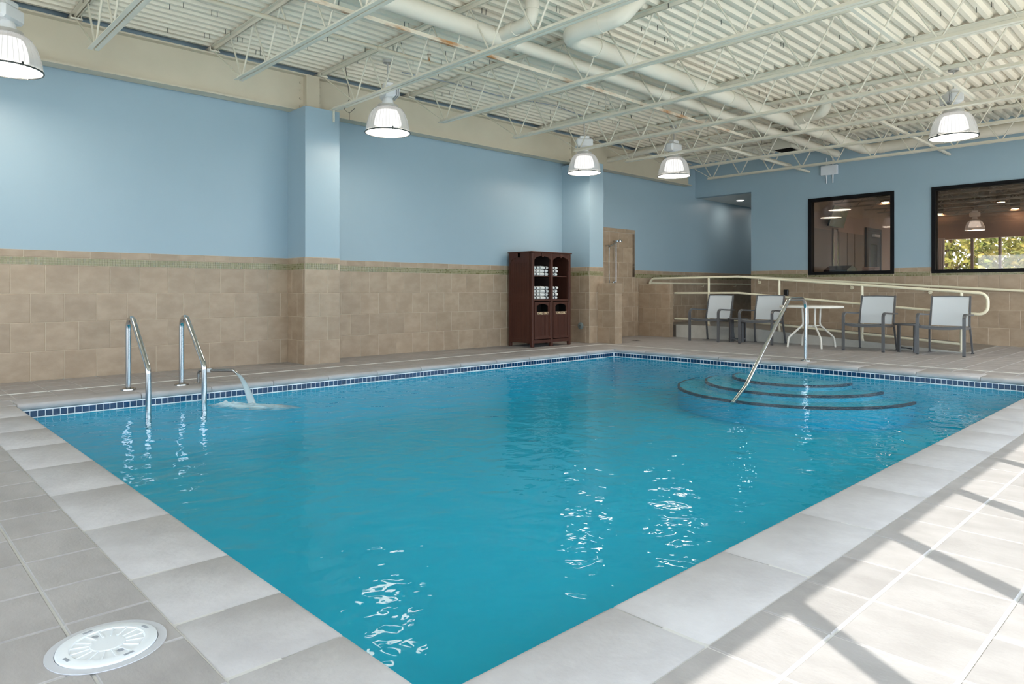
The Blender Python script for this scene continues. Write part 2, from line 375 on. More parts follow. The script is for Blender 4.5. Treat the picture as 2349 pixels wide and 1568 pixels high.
# --- coping stones
def coping(p0, p1, inward):
    """stone between p0 and p1 along the pool edge (inner-edge points), 'inward' points to the water"""
    p0 = Vector((*p0, 0)); p1 = Vector((*p1, 0)); L_ = (p1-p0).length; u = (p1-p0)/L_; n = Vector((*inward, 0))
    r = .030; prof = [(-CW, -.055), (-CW, -.004), (-CW+.006, 0)]
    prof += [(-r+r*math.sin(a), -r+r*math.cos(a)) for a in [PI/2*k/5 for k in range(6)]]
    prof += [(0-.004, -.048), (-.012, -.058), (-.06, -.060)]
    e = .004; rings = [(e, -.006), (e+.010, 0), (L_-e-.010, 0), (L_-e, -.006)]
    mb = MB(); vs = []
    for s_, dz in rings:
        for a, z in prof: vs.append(p0+u*s_+n*(a)+Vector((0, 0, z+(dz if z > -.04 else 0))))
    m = len(prof); fs = [(i*m+k, i*m+k+1, (i+1)*m+k+1, (i+1)*m+k) for i in range(3) for k in range(m-1)]
    fs += [tuple(range(m)), tuple(3*m+k for k in range(m))[::-1]]
    mb.add(vs, fs); obj('coping_stone', mb, 'coping', basin, smooth=50)
mo = MB(); zb = -.007
mo.box(cx0+.004, PX0-.02, cy0+.004, cy1-.004, -.06, zb); mo.box(PX1+.02, cx1-.004, cy0+.004, cy1-.004, -.06, zb)
mo.box(PX0-.02, PX1+.02, cy0+.004, PY0-.02, -.06, zb); mo.box(PX0-.02, PX1+.02, PY1+.02, cy1-.004, -.06, zb)
obj('coping_mortar', mo, 'coping_mortar', basin)
ly = [PY0, 1.80, 2.20, 2.65, 3.32, 3.993, 4.67, 5.34, 6.01, 6.70, PY1]
for a, b_ in zip(ly[:-1], ly[1:]): coping((PX0, a), (PX0, b_), (1, 0))
lx = [PX0, 1.75, 2.43, 3.10, 3.765, 4.442, 5.12, 5.80, 6.47, 7.15, 7.82, 8.50, PX1]
for a, b_ in zip(lx[:-1], lx[1:]): coping((b_, PY0), (a, PY0), (0, 1))
lx2 = [PX0+.34]+[2.05+.672*k for k in range(11)]+[PX1]; lx2[0] = PX0
for a, b_ in zip(lx2[:-1], lx2[1:]): coping((a, PY1), (b_, PY1), (0, -1))
ly2 = [PY0]+[2.05+.672*k for k in range(8)]+[PY1]
for a, b_ in zip(ly2[:-1], ly2[1:]): coping((PX1, b_), (PX1, a), (-1, 0))
for (x, y) in ((cx0, cy0), (cx0, PY1), (PX1, cy0), (PX1, PY1)):
    obj('coping_stone', MB().rbox(x+.004, x+CW-.002, y+.004, y+CW-.002, -.058, 0, .006), 'coping', basin)
# --- water
wm = MB().box(bx0-.004, bx1+.004, by0-.004, by1+.004, D-.004, WL)
tag(obj('pool_water', wm, 'pool_water'), 'clear turquoise water filling the pool, gently rippled', 'water', kind='stuff')

# --- wall tiling helper (dado of four courses, mosaic band, cap course)
def dado(parent, org, u, lenn, offA, offB, z0=0, mos=True, rows=ROWS, cap=True, offC=.1, mosrows=0):
    """org = start point on wall plane at z=0, u = unit direction along the wall; tiles face u x z"""
    u = Vector(u); z = Vector((0, 0, 1)); n = u.cross(z); org = Vector(org)
    top = CAP[1] if cap else (MOS[0]+.027*mosrows+.004 if mosrows else rows[-1][1])
    gm = MB(); a = org+z*z0; gm.add([a, a+u*lenn, a+u*lenn+z*(top-z0), a+z*(top-z0)]+[q+n*.004 for q in (a, a+u*lenn, a+u*lenn+z*(top-z0), a+z*(top-z0))],
        [(4, 5, 6, 7), (0, 1, 5, 4), (1, 2, 6, 5), (2, 3, 7, 6), (3, 0, 4, 7)])
    obj('tile_grout', gm, 'wall_grout', parent)
    cs = list(rows)+([CAP] if cap else [])
    for i, (a, b_) in enumerate(cs):
        if b_ <= z0+.02: continue
        a = max(a, z0); off = offC if i == 4 else (offA if i % 2 == len(rows) % 2 - 1 or (len(rows) % 2 == 0 and i % 2 == 1) else offB)
        js = [off+P*k for k in range(-2, int(lenn/P)+3)]
        for s0, s1 in cut(js, 0, lenn):
            tile(parent, 'wall_tile', 'wall_tile', org+u*(s0+G/2)+z*(a+G/2), u, z, s1-s0-G, b_-a-G, .007)
    if (cap and mos) or mosrows:
        mb = MB(); p = .0277; nn = int(lenn/p)
        for r in range(mosrows or 3):
            for k in range(nn):
                o_ = org+u*(k*p+.002)+z*(MOS[0]+.001+r*.0272+.0015)+n*.004; h = .0243; t = .004+random.random()*.0018; tl = (random.random()-.5)*.0016
                mb.add([o_, o_+u*h, o_+u*h+z*h, o_+z*h, o_+n*(t+tl), o_+u*h+n*(t-tl), o_+u*h+z*h+n*t, o_+z*h+n*t], [(4, 5, 6, 7), (0, 1, 5, 4), (1, 2, 6, 5), (2, 3, 7, 6), (3, 0, 4, 7)], random.choice((0, 0, 1, 1, 2)))
        o_ = obj('mosaic_band', mb, ['mosaic_a', 'mosaic_b', 'mosaic_c'], parent); o_['kind'] = 'stuff'
mat('mosaic_a', (.25, .23, .115), .28, spec=.4); mat('mosaic_b', (.29, .26, .145), .28, spec=.4); mat('mosaic_c', (.215, .195, .09), .18, spec=.5)

# --- left (blue) wall
wl = MB().box(X0, 19.2, YW, YW+.2, -.25, 4.2)
wall_left = struct(obj('wall_left', wl, 'blue_paint'), 'long pale blue wall with beige tile dado behind the pool', 'wall')
dado(wall_left, (.30, YW, 0), (1, 0, 0), 4.43-.30, 1.57-.30, 1.432-.30)
dado(wall_left, (4.95, YW, 0), (1, 0, 0), 10.16-4.95, 5.437-4.95, 5.603-4.95)
dado(wall_left, (12.557, YW, 0), (1, 0, 0), 15.05-12.557, .1, .26)
dado(wall_left, (15.05, YW, 0), (1, 0, 0), 19.2-15.05, .1, .26, z0=.26)
# tall tiled shower panel
PR = [(i*.3225, (i+1)*.3225) for i in range(7)]
dado(wall_left, (10.58, YW, 0), (1, 0, 0), 12.557-10.58, .12, .28, cap=False, rows=PR)
zt = 7*.3225
for k in range(6): tile(wall_left, 'wall_tile', 'wall_tile', (10.58+k*.3305+G/2, YW, zt+G/2), (1, 0, 0), (0, 0, 1), .3305-G, .08, .007)
for k in range(4): tile(wall_left, 'wall_tile', 'wall_tile', (12.465, YW, 1.30+k*.24), (1, 0, 0), (0, 0, 1), .09, .236, .007)

# --- end wall
ew = MB()
H1 = (4.711, 6.395, 1.352, 2.980); H2 = (1.30, 4.025, 1.350, 2.975)
wall_cells(ew, YB-.2, YW, -.25, 4.2, [(7.736, YW, .26, 3.285), H1, H2], lambda mb, a, b_, c, d: mb.box(XE, XE+.2, a, b_, c, d))
wall_end = struct(obj('wall_end', ew, 'blue_paint'), 'pale blue end wall with two black-framed windows above the ramp', 'wall')
# dado on the end wall runs towards -Y
dado(wall_end, (XE, 7.736, 0), (0, -1, 0), 7.736-6.41, .1, .26)
for (h, yA, yB) in ((H1, 6.41, 4.70), (None, 4.70, 4.04), (H2, 4.04, 1.29), (None, 1.29, YB)):
    if h is None: dado(wall_end, (XE, yA, 0), (0, -1, 0), yA-yB, .2, .04)
    else: dado(wall_end, (XE, yA, 0), (0, -1, 0), yA-yB, .12, .28, cap=False, mosrows=2)
def window(name, h, label):
    y0, y1, z0, z1 = h; t = thing(name, label, 'window', (XE, (y0+y1)/2, z0), kind='structure')
    w = (y1-y0)/2; hh = z1-z0; f = .055
    for a, b_, c, d in ((-w-.012, w+.012, -.012, f), (-w-.012, w+.012, hh-f, hh+.012), (-w-.012, -w+f, f, hh-f), (w-f, w+.012, f, hh-f)):
        obj('window_frame', MB().box(-.028, .14, a, b_, c, d), 'black_frame', t)
    obj('pane', MB().box(.045, .055, -w+f-.01, w-f+.01, f-.01, hh-f+.01), 'bronze_pane', t)
window('window_1', H1, 'smaller black-framed interior window in the end wall'); window('window_2', H2, 'larger black-framed interior window at the right edge')

# --- corridor behind the opening
co = MB(); co.box(XE+.2, 19.4, 7.536, 7.736, -.25, 4.2); co.box(19.2, 19.4, 7.736, YW, -.25, 4.2)
corr = struct(obj('wall_corridor', co, 'blue_paint'), 'blue side wall of the recessed corridor opening', 'wall')
struct(obj('ceiling_corridor', MB().box(XE+.2, 19.2, 7.736, YW, 3.285, 3.4), 'ceil_white'), 'white lowered ceiling of the corridor opening', 'ceiling')
struct(obj('floor_corridor', MB().box(XE, 19.2, 7.736, YW, 0, .26), 'ramp_tile'), 'dark tiled corridor floor at the top of the ramp', 'floor')

# --- window wall behind the camera (lets the daylight in) and back wall, its windows added for light
def glazed(name, label, a0, a1, holes, plane, paint='blue_paint'):
    mb = MB(); wall_cells(mb, a0, a1, -.25, 4.2, holes, plane); return struct(obj(name, mb, paint), label, 'wall')
MX = [.65+.92*k for k in range(-4, 16)]
holes = [(a+.035, b_-.035, .12, 2.53) for a, b_ in zip(MX[:-1], MX[1:])]
ww = glazed('wall_window', 'glazed window wall behind the camera', X0-.2, XE, holes, lambda mb, a, b_, c, d: mb.box(a, b_, YB-.06, YB, c, d))
for h in holes: obj('pane', MB().box(h[0]-.005, h[1]+.005, YB-.035, YB-.029, h[2]-.005, h[3]+.005), 'pane', ww)
MY = [.2+1.8*k for k in range(5)]
holes = [(a+.05, b_-.05, .12, 2.45) for a, b_ in zip(MY[:-1], MY[1:])]
wb = glazed('wall_back', 'back wall behind the camera with tall windows added for daylight', YB, YW, holes, lambda mb, a, b_, c, d: mb.box(X0-.06, X0, a, b_, c, d))
for h in holes: obj('pane', MB().box(X0-.035, X0-.029, h[0]-.005, h[1]+.005, h[2]-.005, h[3]+.005), 'pane', wb)
struct(obj('ground_outside', MB().box(-60, 80, -60, 60, -1.6, -1.3).box(-60, X0-.21, -60, 60, -1.3, -.26).box(X0-.21, 80, -60, YB-.21, -1.3, -.26).box(22.4, 80, YB-.2, 60, -1.3, -.26), 'ground'), 'unseen ground outside the building, made pale to bounce daylight in', 'ground')  # ground coloured pale to throw light up at the ceiling

# --- pillars
def pillar(x0, x1, y0, label, top):
    p = struct(obj('pillar', MB().box(x0, x1, y0, YW, -.25, top), 'blue_paint'), label, 'pillar')
    dado(p, (x0-.007, y0, 0), (1, 0, 0), x1-x0+.007, .335, .215, offC=.26)
    dado(p, (x0, YW, 0), (0, -1, 0), YW-y0, .14, .30, offC=.32)
    return p
pil1 = pillar(4.435, 4.95, 8.68, 'blue pillar with tiled base near the pool grab rails', 3.50)
pil2 = pillar(10.16, 10.575, 8.49, 'blue pillar with tiled base beside the brown towel cabinet', 3.46)

# --- shower half walls
def halfwall(x0, x1, y0, y1, label, top):
    p = struct(obj('shower_partition', MB().box(x0, x1, y0, y1, -.1, top), 'wall_grout'), label, 'partition')
    rows = [(0, .3), (.3, .62), (.62, .94), (.94, top-.002)]
    def face(o_, u, ln, k):
        for i, (a, b_) in enumerate(rows):
            js = [(.12 if (i+k) % 2 else .28)+P*j for j in range(-1, 5)]
            for s0, s1 in cut(js, 0, ln): tile(p, 'wall_tile', 'wall_tile', Vector(o_)+Vector(u)*(s0+G/2)+Vector((0, 0, a+G/2)), u, (0, 0, 1), s1-s0-G, b_-a-G, .004)
    face((x0, y1, 0), (0, -1, 0), y1-y0, 0); face((x0-.004, y0, 0), (1, 0, 0), x1-x0+.008, 1); face((x1, y0, 0), (0, 1, 0), y1-y0, 1)
    for s0, s1 in cut([P*j for j in range(1, 4)], y0-.01, y1) if 0 else cut([y0+P*j for j in range(1, 4)], y0-.01, y1):
        tile(p, 'wall_tile', 'wall_tile', (x0-.004, s0+G/2, top), (1, 0, 0), (0, 1, 0), x1-x0+.008, s1-s0-G, .005)
halfwall(10.40, 10.61, 8.07, 8.485, 'narrow tiled shower half wall joined to the pillar', 1.14)
halfwall(12.70, 12.82, 8.38, 9.185, 'tiled shower half wall in front of the ramp railing', 1.14)

# --- ramp
def rz(y): return .26 if y > 6.9 else max(0., .26*(y-2.95)/(6.9-2.95))
rp = MB(); prof = [(2.95, -.01), (6.9, .255), (YW-.013, .255), (YW-.013, -.01)]
rp.prism(prof, 15.035-12.98, lambda a, b_, t: (12.98+t, a, b_))
ramp = struct(obj('ramp', rp, 'ramp_tile'), 'tiled access ramp rising along the end wall to the corridor', 'ramp')
cu = MB().prism([(2.92, -.01), (2.92, .004), (6.9, .268), (8.37, .268), (8.37, -.01)], .06, lambda a, b_, t: (12.92+t, a, b_))
obj('ramp_curb', cu, 'curb', ramp)
yy = 2.99
while yy < 8.9:
    y2 = min(yy+.33, 9.17)
    for k in range(6):
        xa = 12.985+.341*k
        tl = (Vector((xa, yy, rz(yy)+(-.003)))); u = Vector((1, 0, 0)); v = (Vector((xa, y2, rz(y2)-.003))-tl); hl = v.length; v.normalize()
        tile(ramp, 'ramp_tile', 'ramp_tile', tl, u, v, .337, hl-G, .006)
    yy = y2

# ================================================================ CEILING
ZD = 4.09
ceiling = struct(obj('ceiling', MB().box(X0-.2, 19.4, YB-.2, YW+.2, 4.2, 4.35), 'dark_void'), 'cream corrugated metal roof deck above the joists', 'ceiling')
def sheet(x0, x1, y0, n, dz):
    mb = MB(); pr = []
    for k in range(n):
        y = y0+k*.15; pr += [(y, .040), (y+.040, .040), (y+.070, 0), (y+.120, 0)]
    pr.append((y0+n*.15, .040))
    vs = [(x, y, ZD+z+dz) for x in (x0, x1) for y, z in pr]; m = len(pr)
    mb.add(vs, [(i, i+1, m+i+1, m+i) for i in range(m-1)]); obj('deck_sheet', mb, 'deck_metal', ceiling)
xl = [X0, 1.2, 5.95, 10.65, XE]
for i in range(4):
    for j in range(12):
        y0 = YB+j*.9; n = 6 if y0+.9 < YW else int((YW-y0)/.15)
        if n > 0: sheet(xl[i]-(.06 if i else 0), xl[i+1], y0, n, .004*(i % 2)+.0015*(j % 2))
sc = MB()
for k in range(260):
    x, y = random.uniform(1.5, 14.5), YB+.15*random.randint(8, 68)+.10
    for dx in ((0,) if random.random() < .6 else (0, .06)):
        sc.tube([(x+dx, y, ZD+.006), (x+dx+random.uniform(-.004, .004), y, ZD-.055)], .004, 4)
o = obj('screw_tips', sc, 'screw', ceiling); o['kind'] = 'stuff'

# --- I-beam along the blue wall
bm = thing('roof_beam', 'deep cream steel I-beam running along the top of the blue wall', 'beam', (5.5, 9.05, 3.5))
BL0, BL1 = X0-5.5, 14.49-5.5
obj('web', MB().box(BL0, BL1, -.006, .006, .02, .50), 'beam_paint', bm)
obj('flange', MB().box(BL0, BL1, -.10, .10, 0, .02), 'beam_paint', bm); obj('flange', MB().box(BL0, BL1, -.10, .10, .50, .52), 'beam_paint', bm)
for px in (4.69, 10.37):
    cpl = obj('splice_plate', MB().box(px-5.5-.10, px-5.5+.10, -.10, -.006, .02, .50), 'beam_paint', bm)
    for sx in (-.145, .145):
        for k in range(4): obj('bolt', MB().lathe([(0, -.022), (.016, -.020), (.018, -.008), (.018, 0)], 10, (px-5.5+sx, -.006, .08+k*.11), axis='y'), 'beam_paint', bm, smooth=40)
# --- bar joists
JX = [.30+1.5155*k for k in range(10)]
names = ['cream bar joist nearest the camera, above the top edge', 'first bar joist seen from the left end of the blue wall', 'second bar joist from the left, over the blue wall', 'bar joist landing above the pillar near the grab rails',
         'bar joist just right of the pillar by the grab rails', 'fifth bar joist from the left, crossing the middle of the ceiling', 'bar joist in front of the lamp at the far pillar', 'fourth bar joist from the end wall', 'third bar joist from the end wall', 'bar joist nearest the end wall']
names[7], names[8], names[9] = 'third bar joist from the end wall, past the far pillar', 'second bar joist from the end wall', 'bar joist hanging closest to the end wall'
ZB0, ZT = 3.50, 4.03
def angle_pair(mb, y0, y1, z, flip):
    w, t, g = .045, .006, .009
    for s_ in (-1, 1):
        a0, a1 = sorted((s_*g, s_*(g+w))); c0, c1 = sorted((s_*g, s_*(g+t)))
        if flip: mb.box(a0, a1, y0, y1, z+w-t, z+w); mb.box(c0, c1, y0, y1, z, z+w-t)
        else: mb.box(a0, a1, y0, y1, z, z+t); mb.box(c0, c1, y0, y1, z+t, z+w)
m_bot = MB(); angle_pair(m_bot, -.6-8.2, 0, 0, False); m_bot = m_bot.mesh('bottom_chord', 'steel_paint')
m_top = MB(); angle_pair(m_top, YB+.02-8.2, 9.13-8.2, ZT+.012-ZB0, True); m_top = m_top.mesh('top_chord', 'steel_paint')
dzr = ZT+.02-ZB0-.04
m_ra = MB().tube([(0, 0, .03), (0, -.30, .03+dzr)], .0105, 6).mesh('web_rod', 'steel_paint', 60)
m_rb = MB().tube([(0, 0, .03), (0, .30, .03+dzr)], .0105, 6).mesh('web_rod', 'steel_paint', 60)
m_rs = MB().tube([(0, -.08, .02), (0, .74, .53)], .008, 6).mesh('web_rod', 'steel_paint', 60)
m_seat = MB().box(-.06, .06, .72, .95, ZT-ZB0-.006, ZT-ZB0+.012).box(-.055, -.045, .74, .90, ZT-ZB0, ZT-ZB0+.05).box(.045, .055, .74, .90, ZT-ZB0, ZT-ZB0+.05).mesh('seat', 'steel_paint')
for i, x in enumerate(JX):
    t = thing('roof_joist', names[i], 'joist', (x, 8.2, ZB0), group='bar joists under the roof deck')
    link('bottom_chord', m_bot, t); link('top_chord', m_top, t); link('joist_seat', m_seat, t); link('web_rod', m_rs, t)
    for k in range(13):
        yb = -.11-.672*k
        link('web_rod', m_ra, t, (0, yb-.018, 0)); link('web_rod', m_rb, t, (0, yb+.018, 0))
    if i == 3: obj('chord_extension', MB().box(-.054, -.009, 0, .47, 0, .006).box(.009, .054, 0, .47, 0, .006).box(.009, .015, 0, .47, .006, .045).box(-.015, -.009, 0, .47, .006, .045).box(-.008, .008, .44, .47, -.16, .01), 'steel_paint', t)
# --- bridging angles
def bridging(x0, x1, y, label, m='steel_paint', z=3.556, w=.04):
    mb = MB().box(x0-.1, x1+.1, y-w/2, y+w/2, z, z+.006).box(x0-.1, x1+.1, y-w/2, y-w/2+.006, z+.006, z+.04)
    tag(obj('bridging_angle', mb, m), label, 'bracing', 'bridging angles tying the joists')
bridging(JX[1], JX[7], 5.66, 'long rust-streaked bracing angle crossing the joists', 'rust_paint')
bridging(JX[3], JX[7], 2.41, 'clean bracing angle at the upper right ceiling'); bridging(JX[7], XE-.12, 3.73, 'bracing angle between the right pendant and the end wall'); bridging(JX[7], XE-.12, 6.38, 'bracing angle near the wall box at the far corner')
mb = MB().box(JX[1]-.1, JX[7]+.1, 5.72, 5.76, 4.06, 4.066)
# --- pipes
def pipe(name, label, pts, r, m='pvc', fil=.12, couplings=(), cat='pipe', group=None):
    P_ = fillet(pts, fil) if len(pts) > 2 else [Vector(p) for p in pts]
    base = Vector(pts[0]); t = thing(name, label, cat, base, group=group)
    obj('pipe_run', MB().tube([p-base for p in P_], r, 18), m, t, smooth=50)
    for (c, d) in couplings:
        c = Vector(c)-base; d = Vector(d).normalized()
        obj('coupling', MB().tube([c-d*.045, c+d*.045], r+.008, 18), m, t, smooth=50)
    return t
X_ = (1, 0, 0); Y_ = (0, 1, 0); Z_ = (0, 0, 1)
pipe('duct_pipe', 'thick white pipe entering from the top edge left of centre', [(X0+.1, 5.70, 3.83), (5.35, 5.70, 3.83)], .10, couplings=[((5.15, 5.70, 3.83), X_), ((3.6, 5.7, 3.83), X_)])
pipe('duct_pipe', 'white pipe of medium width continuing through the joists behind the tee', [(5.35, 5.70, 3.83), (14.75, 5.70, 3.83)], .075, couplings=[((5.5, 5.70, 3.83), X_), ((8.6, 5.70, 3.83), X_)])
pipe('duct_pipe', 'white pipe branch rising to the roof beside the thick pipe', [(5.22, 5.68, 3.84), (5.22, 5.15, 3.86), (5.22, 5.15, ZD-.005)], .07, couplings=[((5.22, 5.45, 3.85), Y_), ((5.22, 5.15, 4.02), Z_)])
pipe('duct_pipe', 'long white pipe with elbows turning along the end wall', [(5.95, 4.30, ZD-.005), (5.75, 4.38, 3.84), (5.62, 5.06, 3.783), (14.5, 5.06, 3.79), (14.5, YB+.1, 3.83)], .10, fil=.16, couplings=[((5.70, 4.65, 3.818), (-.19, .98, -.08)), ((6.2, 5.06, 3.783), X_), ((9.2, 5.06, 3.786), X_), ((12.3, 5.06, 3.789), X_), ((14.5, 4.75, 3.79), Y_)])
pipe('duct_pipe', 'short white riser with elbow between the joists on the right', [(11.2, 5.0, 3.79), (11.0, 4.42, 3.80), (11.0, 4.40, ZD-.005)], .085, fil=.13, couplings=[((11.13, 4.80, 3.79), (.3, .9, 0)), ((11.0, 4.40, 4.0), Z_)])
pipe('drain_pipe', 'slim white drain pipe with bend behind the far pillar', [(11.42, 7.45, ZD-.005), (11.42, 7.45, 3.80), (11.42, 9.19, 3.71)], .05, fil=.10, couplings=[((11.42, 7.62, 3.79), Y_)])
sp = pipe('sprinkler_pipe', 'thin cream sprinkler pipe running beneath the roof deck', [(X0+.1, 6.80, 3.78), (XE-.02, 6.80, 3.78)], .024, 'steel_rusty' if 0 else 'pipe_cream' if 0 else 'beam_paint', couplings=[((4.4, 6.80, 3.78), X_), ((8.6, 6.80, 3.78), X_), ((12, 6.8, 3.78), X_)])
for x in (2.2, 5.1, 8.55, 11.6):
    q = MB().tube([(x-X0-.1, 0, .02), (x-X0-.1, 0, .10)], .010, 8).lathe([(.026, .10), (.026, .105), (0, .108)], 10, (x-X0-.1, 0, 0)).tube([(x-X0-.1, -.022, .02), (x-X0-.1, -.022, -.02), (x-X0-.1, 0, -.032), (x-X0-.1, .022, -.02), (x-X0-.1, .022, .31)], .004, 5)
    obj('sprinkler_head', q, 'rust_paint', sp)
# dangling wire at the pillar joist and conduit boxes
tag(obj('cable', MB().tube([(4.86, 8.36, 4.04), (4.88, 8.33, 3.80), (4.92, 8.36, 3.62), (4.86, 8.40, 3.47), (4.93, 8.38, 3.43), (4.99, 8.33, 3.50)], .005, 6).tube([(4.93, 8.38, 3.43), (4.93, 8.38, 3.33)], .004, 6), 'screw'), 'thin dark wire looped around the joist by the first pillar', 'wire')
tag(obj('cable', MB().tube([(5.6, 8.1, 4.07), (6.3, 7.9, 4.03), (7.3, 7.95, 4.045), (8.3, 7.7, 4.03), (9.3, 7.9, 4.06)], .007, 6), 'plastic_grey'), 'grey cable draped under the roof deck between joists', 'cable')
hv = thing('air_unit', 'beige box-shaped air unit hung among the far joists', 'air unit', (13.15, 6.02, 3.72))
obj('casing', MB().rbox(-.28, .28, -.22, .18, 0, .32, .01), 'hvac', hv); obj('grille', MB().box(-.24, .24, -.18, .14, -.006, .002), 'dark_void', hv)
for sx in (-.26, .26): obj('hanger', MB().box(sx-.01, sx+.01, -.02, 0, .32, .37), 'hvac', hv)

# ================================================================ LAMPS
def pendant(loc, label, rz_=0, k=1.07, group='glass pendant lamps over the pool'):
    t = thing('pendant_lamp', label, 'lamp', loc, rz_, group); t.scale = (k, k, k)
    sh = [(.278, .004), (.272, .05), (.262, .11), (.245, .165), (.222, .235), (.190, .282), (.158, .308), (.13, .315)]
    obj('shade', MB().lathe(sh, 40), 'acrylic', t, smooth=60)
    ribs = MB()
    for j in range(40):
        a = 2*PI*j/40; ribs.tube([((r-.001)*math.cos(a), (r-.001)*math.sin(a), z) for r, z in sh[:-1]], .0022, 4)
    obj('shade_ribs', ribs, 'acrylic', t, smooth=60)
    obj('inner_reflector', MB().lathe([(.172, .105), (.160, .17), (.145, .23), (.125, .275), (.06, .29)], 32), 'lamp_core', t, smooth=60)
    obj('lens', MB().lathe([(.272, .006), (.15, .001), (.0005, -.002)], 40), 'lamp_lens', t, smooth=60)
    obj('lens_back_blocker', MB().lathe([(.270, .010), (.14, .0055), (.0005, .003)], 40), 'lamp_white', t, smooth=60)  # added opaque disc keeps the lens glow out of the shade
    rim = obj('rim', MB().lathe([(.272, -.004), (.284, -.004), (.286, .003), (.284, .010), (.276, .010)], 40), 'lamp_rim', t, smooth=40)
    for a in (.5, 2.6, 4.7): obj('clip', MB().box(.279*math.cos(a)-.006, .279*math.cos(a)+.006, .279*math.sin(a)-.006, .279*math.sin(a)+.006, -.008, .028), 'lamp_rim', rim)
    obj('collar', MB().lathe([(.135, .312), (.137, .318), (.128, .330), (.124, .350), (.09, .356), (.074, .358)], 32), 'lamp_grey', t, smooth=40)
    obj('neck', MB().lathe([(.074, .356), (.072, .39), (.062, .425), (.05, .44)], 24), 'lamp_white', t, smooth=40)
    bx = obj('ballast_box', MB().rbox(-.075, .075, -.14, .14, .435, .575, .022), 'lamp_white', t, smooth=40)
    for s_ in (.085, .108): obj('cooling_fin', MB().rbox(s_, s_+.010, -.128, .128, .445, .568, .004), 'lamp_white', bx)
    obj('fin_bracket', MB().box(.07, .118, -.02, .02, .47, .55), 'lamp_white', bx)
    obj('cap', MB().rbox(-.055, .055, -.08, .08, .572, .622, .008), 'lamp_white', t)
    obj('stem', MB().tube([(0, 0, .62), (0, 0, (ZD-.02-loc[2])/k)], .010, 8).lathe([(.06, (ZD-.03-loc[2])/k), (.065, (ZD+.004-loc[2])/k)], 16), 'lamp_grey', t, smooth=40)
    return t
pendant((1.085, 8.19, 3.13), 'glowing glass pendant lamp cut off at the left edge', 2.4)
pendant((5.22, 7.88, 3.12), 'glowing glass pendant lamp right of the pillar by the grab rails', -.35)
pendant((9.58, 8.13, 3.125), 'glowing glass pendant lamp in front of the far pillar', .9)
pendant((11.16, 7.275, 3.147), 'glowing glass pendant lamp beside the white bent pipe', 1.5)
for (x_, y_, n_) in ((9.6, -.25, 'third from the end wall'), (13.3, .9, 'next to the end wall')): pendant((x_, y_, 3.13), f'added pendant lamp beyond the right edge of view, {n_}', .7)  # unseen pendants added to brighten the end wall and its deck
pendant((11.12, 2.715, 3.135), 'glowing glass pendant lamp above the right window', 2.2)
for (x_, n_) in ((16.27, 'round recessed downlight in the corridor ceiling'), (18.2, 'unseen downlight added deeper in the corridor ceiling')):  # the deeper one is out of sight, added to lighten the corridor
  dl = thing('downlight', n_, 'light', (x_, 8.66, 3.285))
  obj('trim_ring', MB().lathe([(.115, 0), (.11, -.008), (.085, -.006)], 28), 'lamp_white', dl, smooth=40); obj('lens', MB().lathe([(.086, -.004), (.0005, -.004)], 28), 'downlight', dl)

# ================================================================ POOL FITTINGS
for (gx, gl) in ((2.025, 'arched stainless steel pool grab rail nearest the left edge'), (2.535, 'arched stainless steel pool grab rail beside the fill spout')):
    t = thing('grab_rail', gl, 'grab rail', (gx, 7.73, 0), group='pair of pool entry grab rails')
    pts = fillet([(0, 0, 0), (0, 0, .855), (0, -.65, .265), (0, -.65, -.30)], .105, 12)
    obj('rail', MB().tube(pts, .0265, 16), 'chrome', t, smooth=60)
    obj('base_flange', MB().lathe([(.072, 0), (.070, .012), (.045, .022), (.0245, .026)], 24), 'chrome_dark', t, smooth=40)
hr = thing('stair_handrail', 'stainless steel handrail bent down into the pool entry steps', 'handrail', (9.72, 4.24, 0))
obj('rail', MB().tube(fillet([(.14, 0, 0), (.14, 0, .885), (-.40, 0, .885), (-1.62, 0, -.20), (-2.02, -.04, -.36)], .14, 8), .0245, 16), 'chrome', hr, smooth=60)
obj('base_flange', MB().lathe([(.072, 0), (.070, .010), (.045, .018), (.0245, .022)], 24, (.14, 0, 0)), 'chrome', hr, smooth=40)
spn = thing('fill_spout', 'small bent metal fill spout beside the grab rails', 'spout', (2.72, 7.76, 0))
tipx, tipy = .26, -.40
obj('pipe', MB().tube(fillet([(0, 0, 0), (0, 0, .135), (.235, -.365, .150), (tipx, tipy, .115)], .035, 6), .0165, 12), 'chrome_dark', spn, smooth=60)
obj('sleeve', MB().tube([(.03, -.045, .137), (.085, -.13, .140)], .022, 14), 'plastic_white', spn, smooth=60)
obj('base_flange', MB().lathe([(.04, 0), (.038, .006), (.017, .009)], 18), 'chrome_dark', spn, smooth=40)
# water jet and foam
jp = []; jr = []
for k in range(15):
    s_ = k/14; jp.append((2.72+tipx-.13*s_, 7.76+tipy-.70*s_, .112-.03*s_-.225*s_*s_)); jr.append(.013+.026*s_)
tag(obj('water_jet', MB().tube(jp, jr, 12), 'jet_water', smooth=60), 'white stream of water falling from the fill spout', 'water', kind='stuff')
fm = MB(); n = 64
from mathutils import noise as mn
vs = []; fall = []
for i in range(n+1):
    for j in range(n+1):
        a, b_ = i/n*2-1, j/n*2-1   # a: away from the jet (rightwards along the surface), b: across
        rr = math.hypot(a, b_); wob = .16*mn.noise(Vector((a*2.3, b_*2.3, 5)))
        e = max(0., 1-(rr+wob)/.88); core = math.exp(-9*((a+.45)**2+(b_*1.1)**2))
        h = e*(.022+.022*mn.noise(Vector((a*5, b_*5, 3))))+core*(.035+.03*mn.noise(Vector((a*12, b_*12, 9))))+.002
        vs.append((2.83+a*.36+b_*.06, 6.60-a*.36+b_*.26, WL+h)); fall.append(min(1, 1.9*e**.8+.9*core*e))
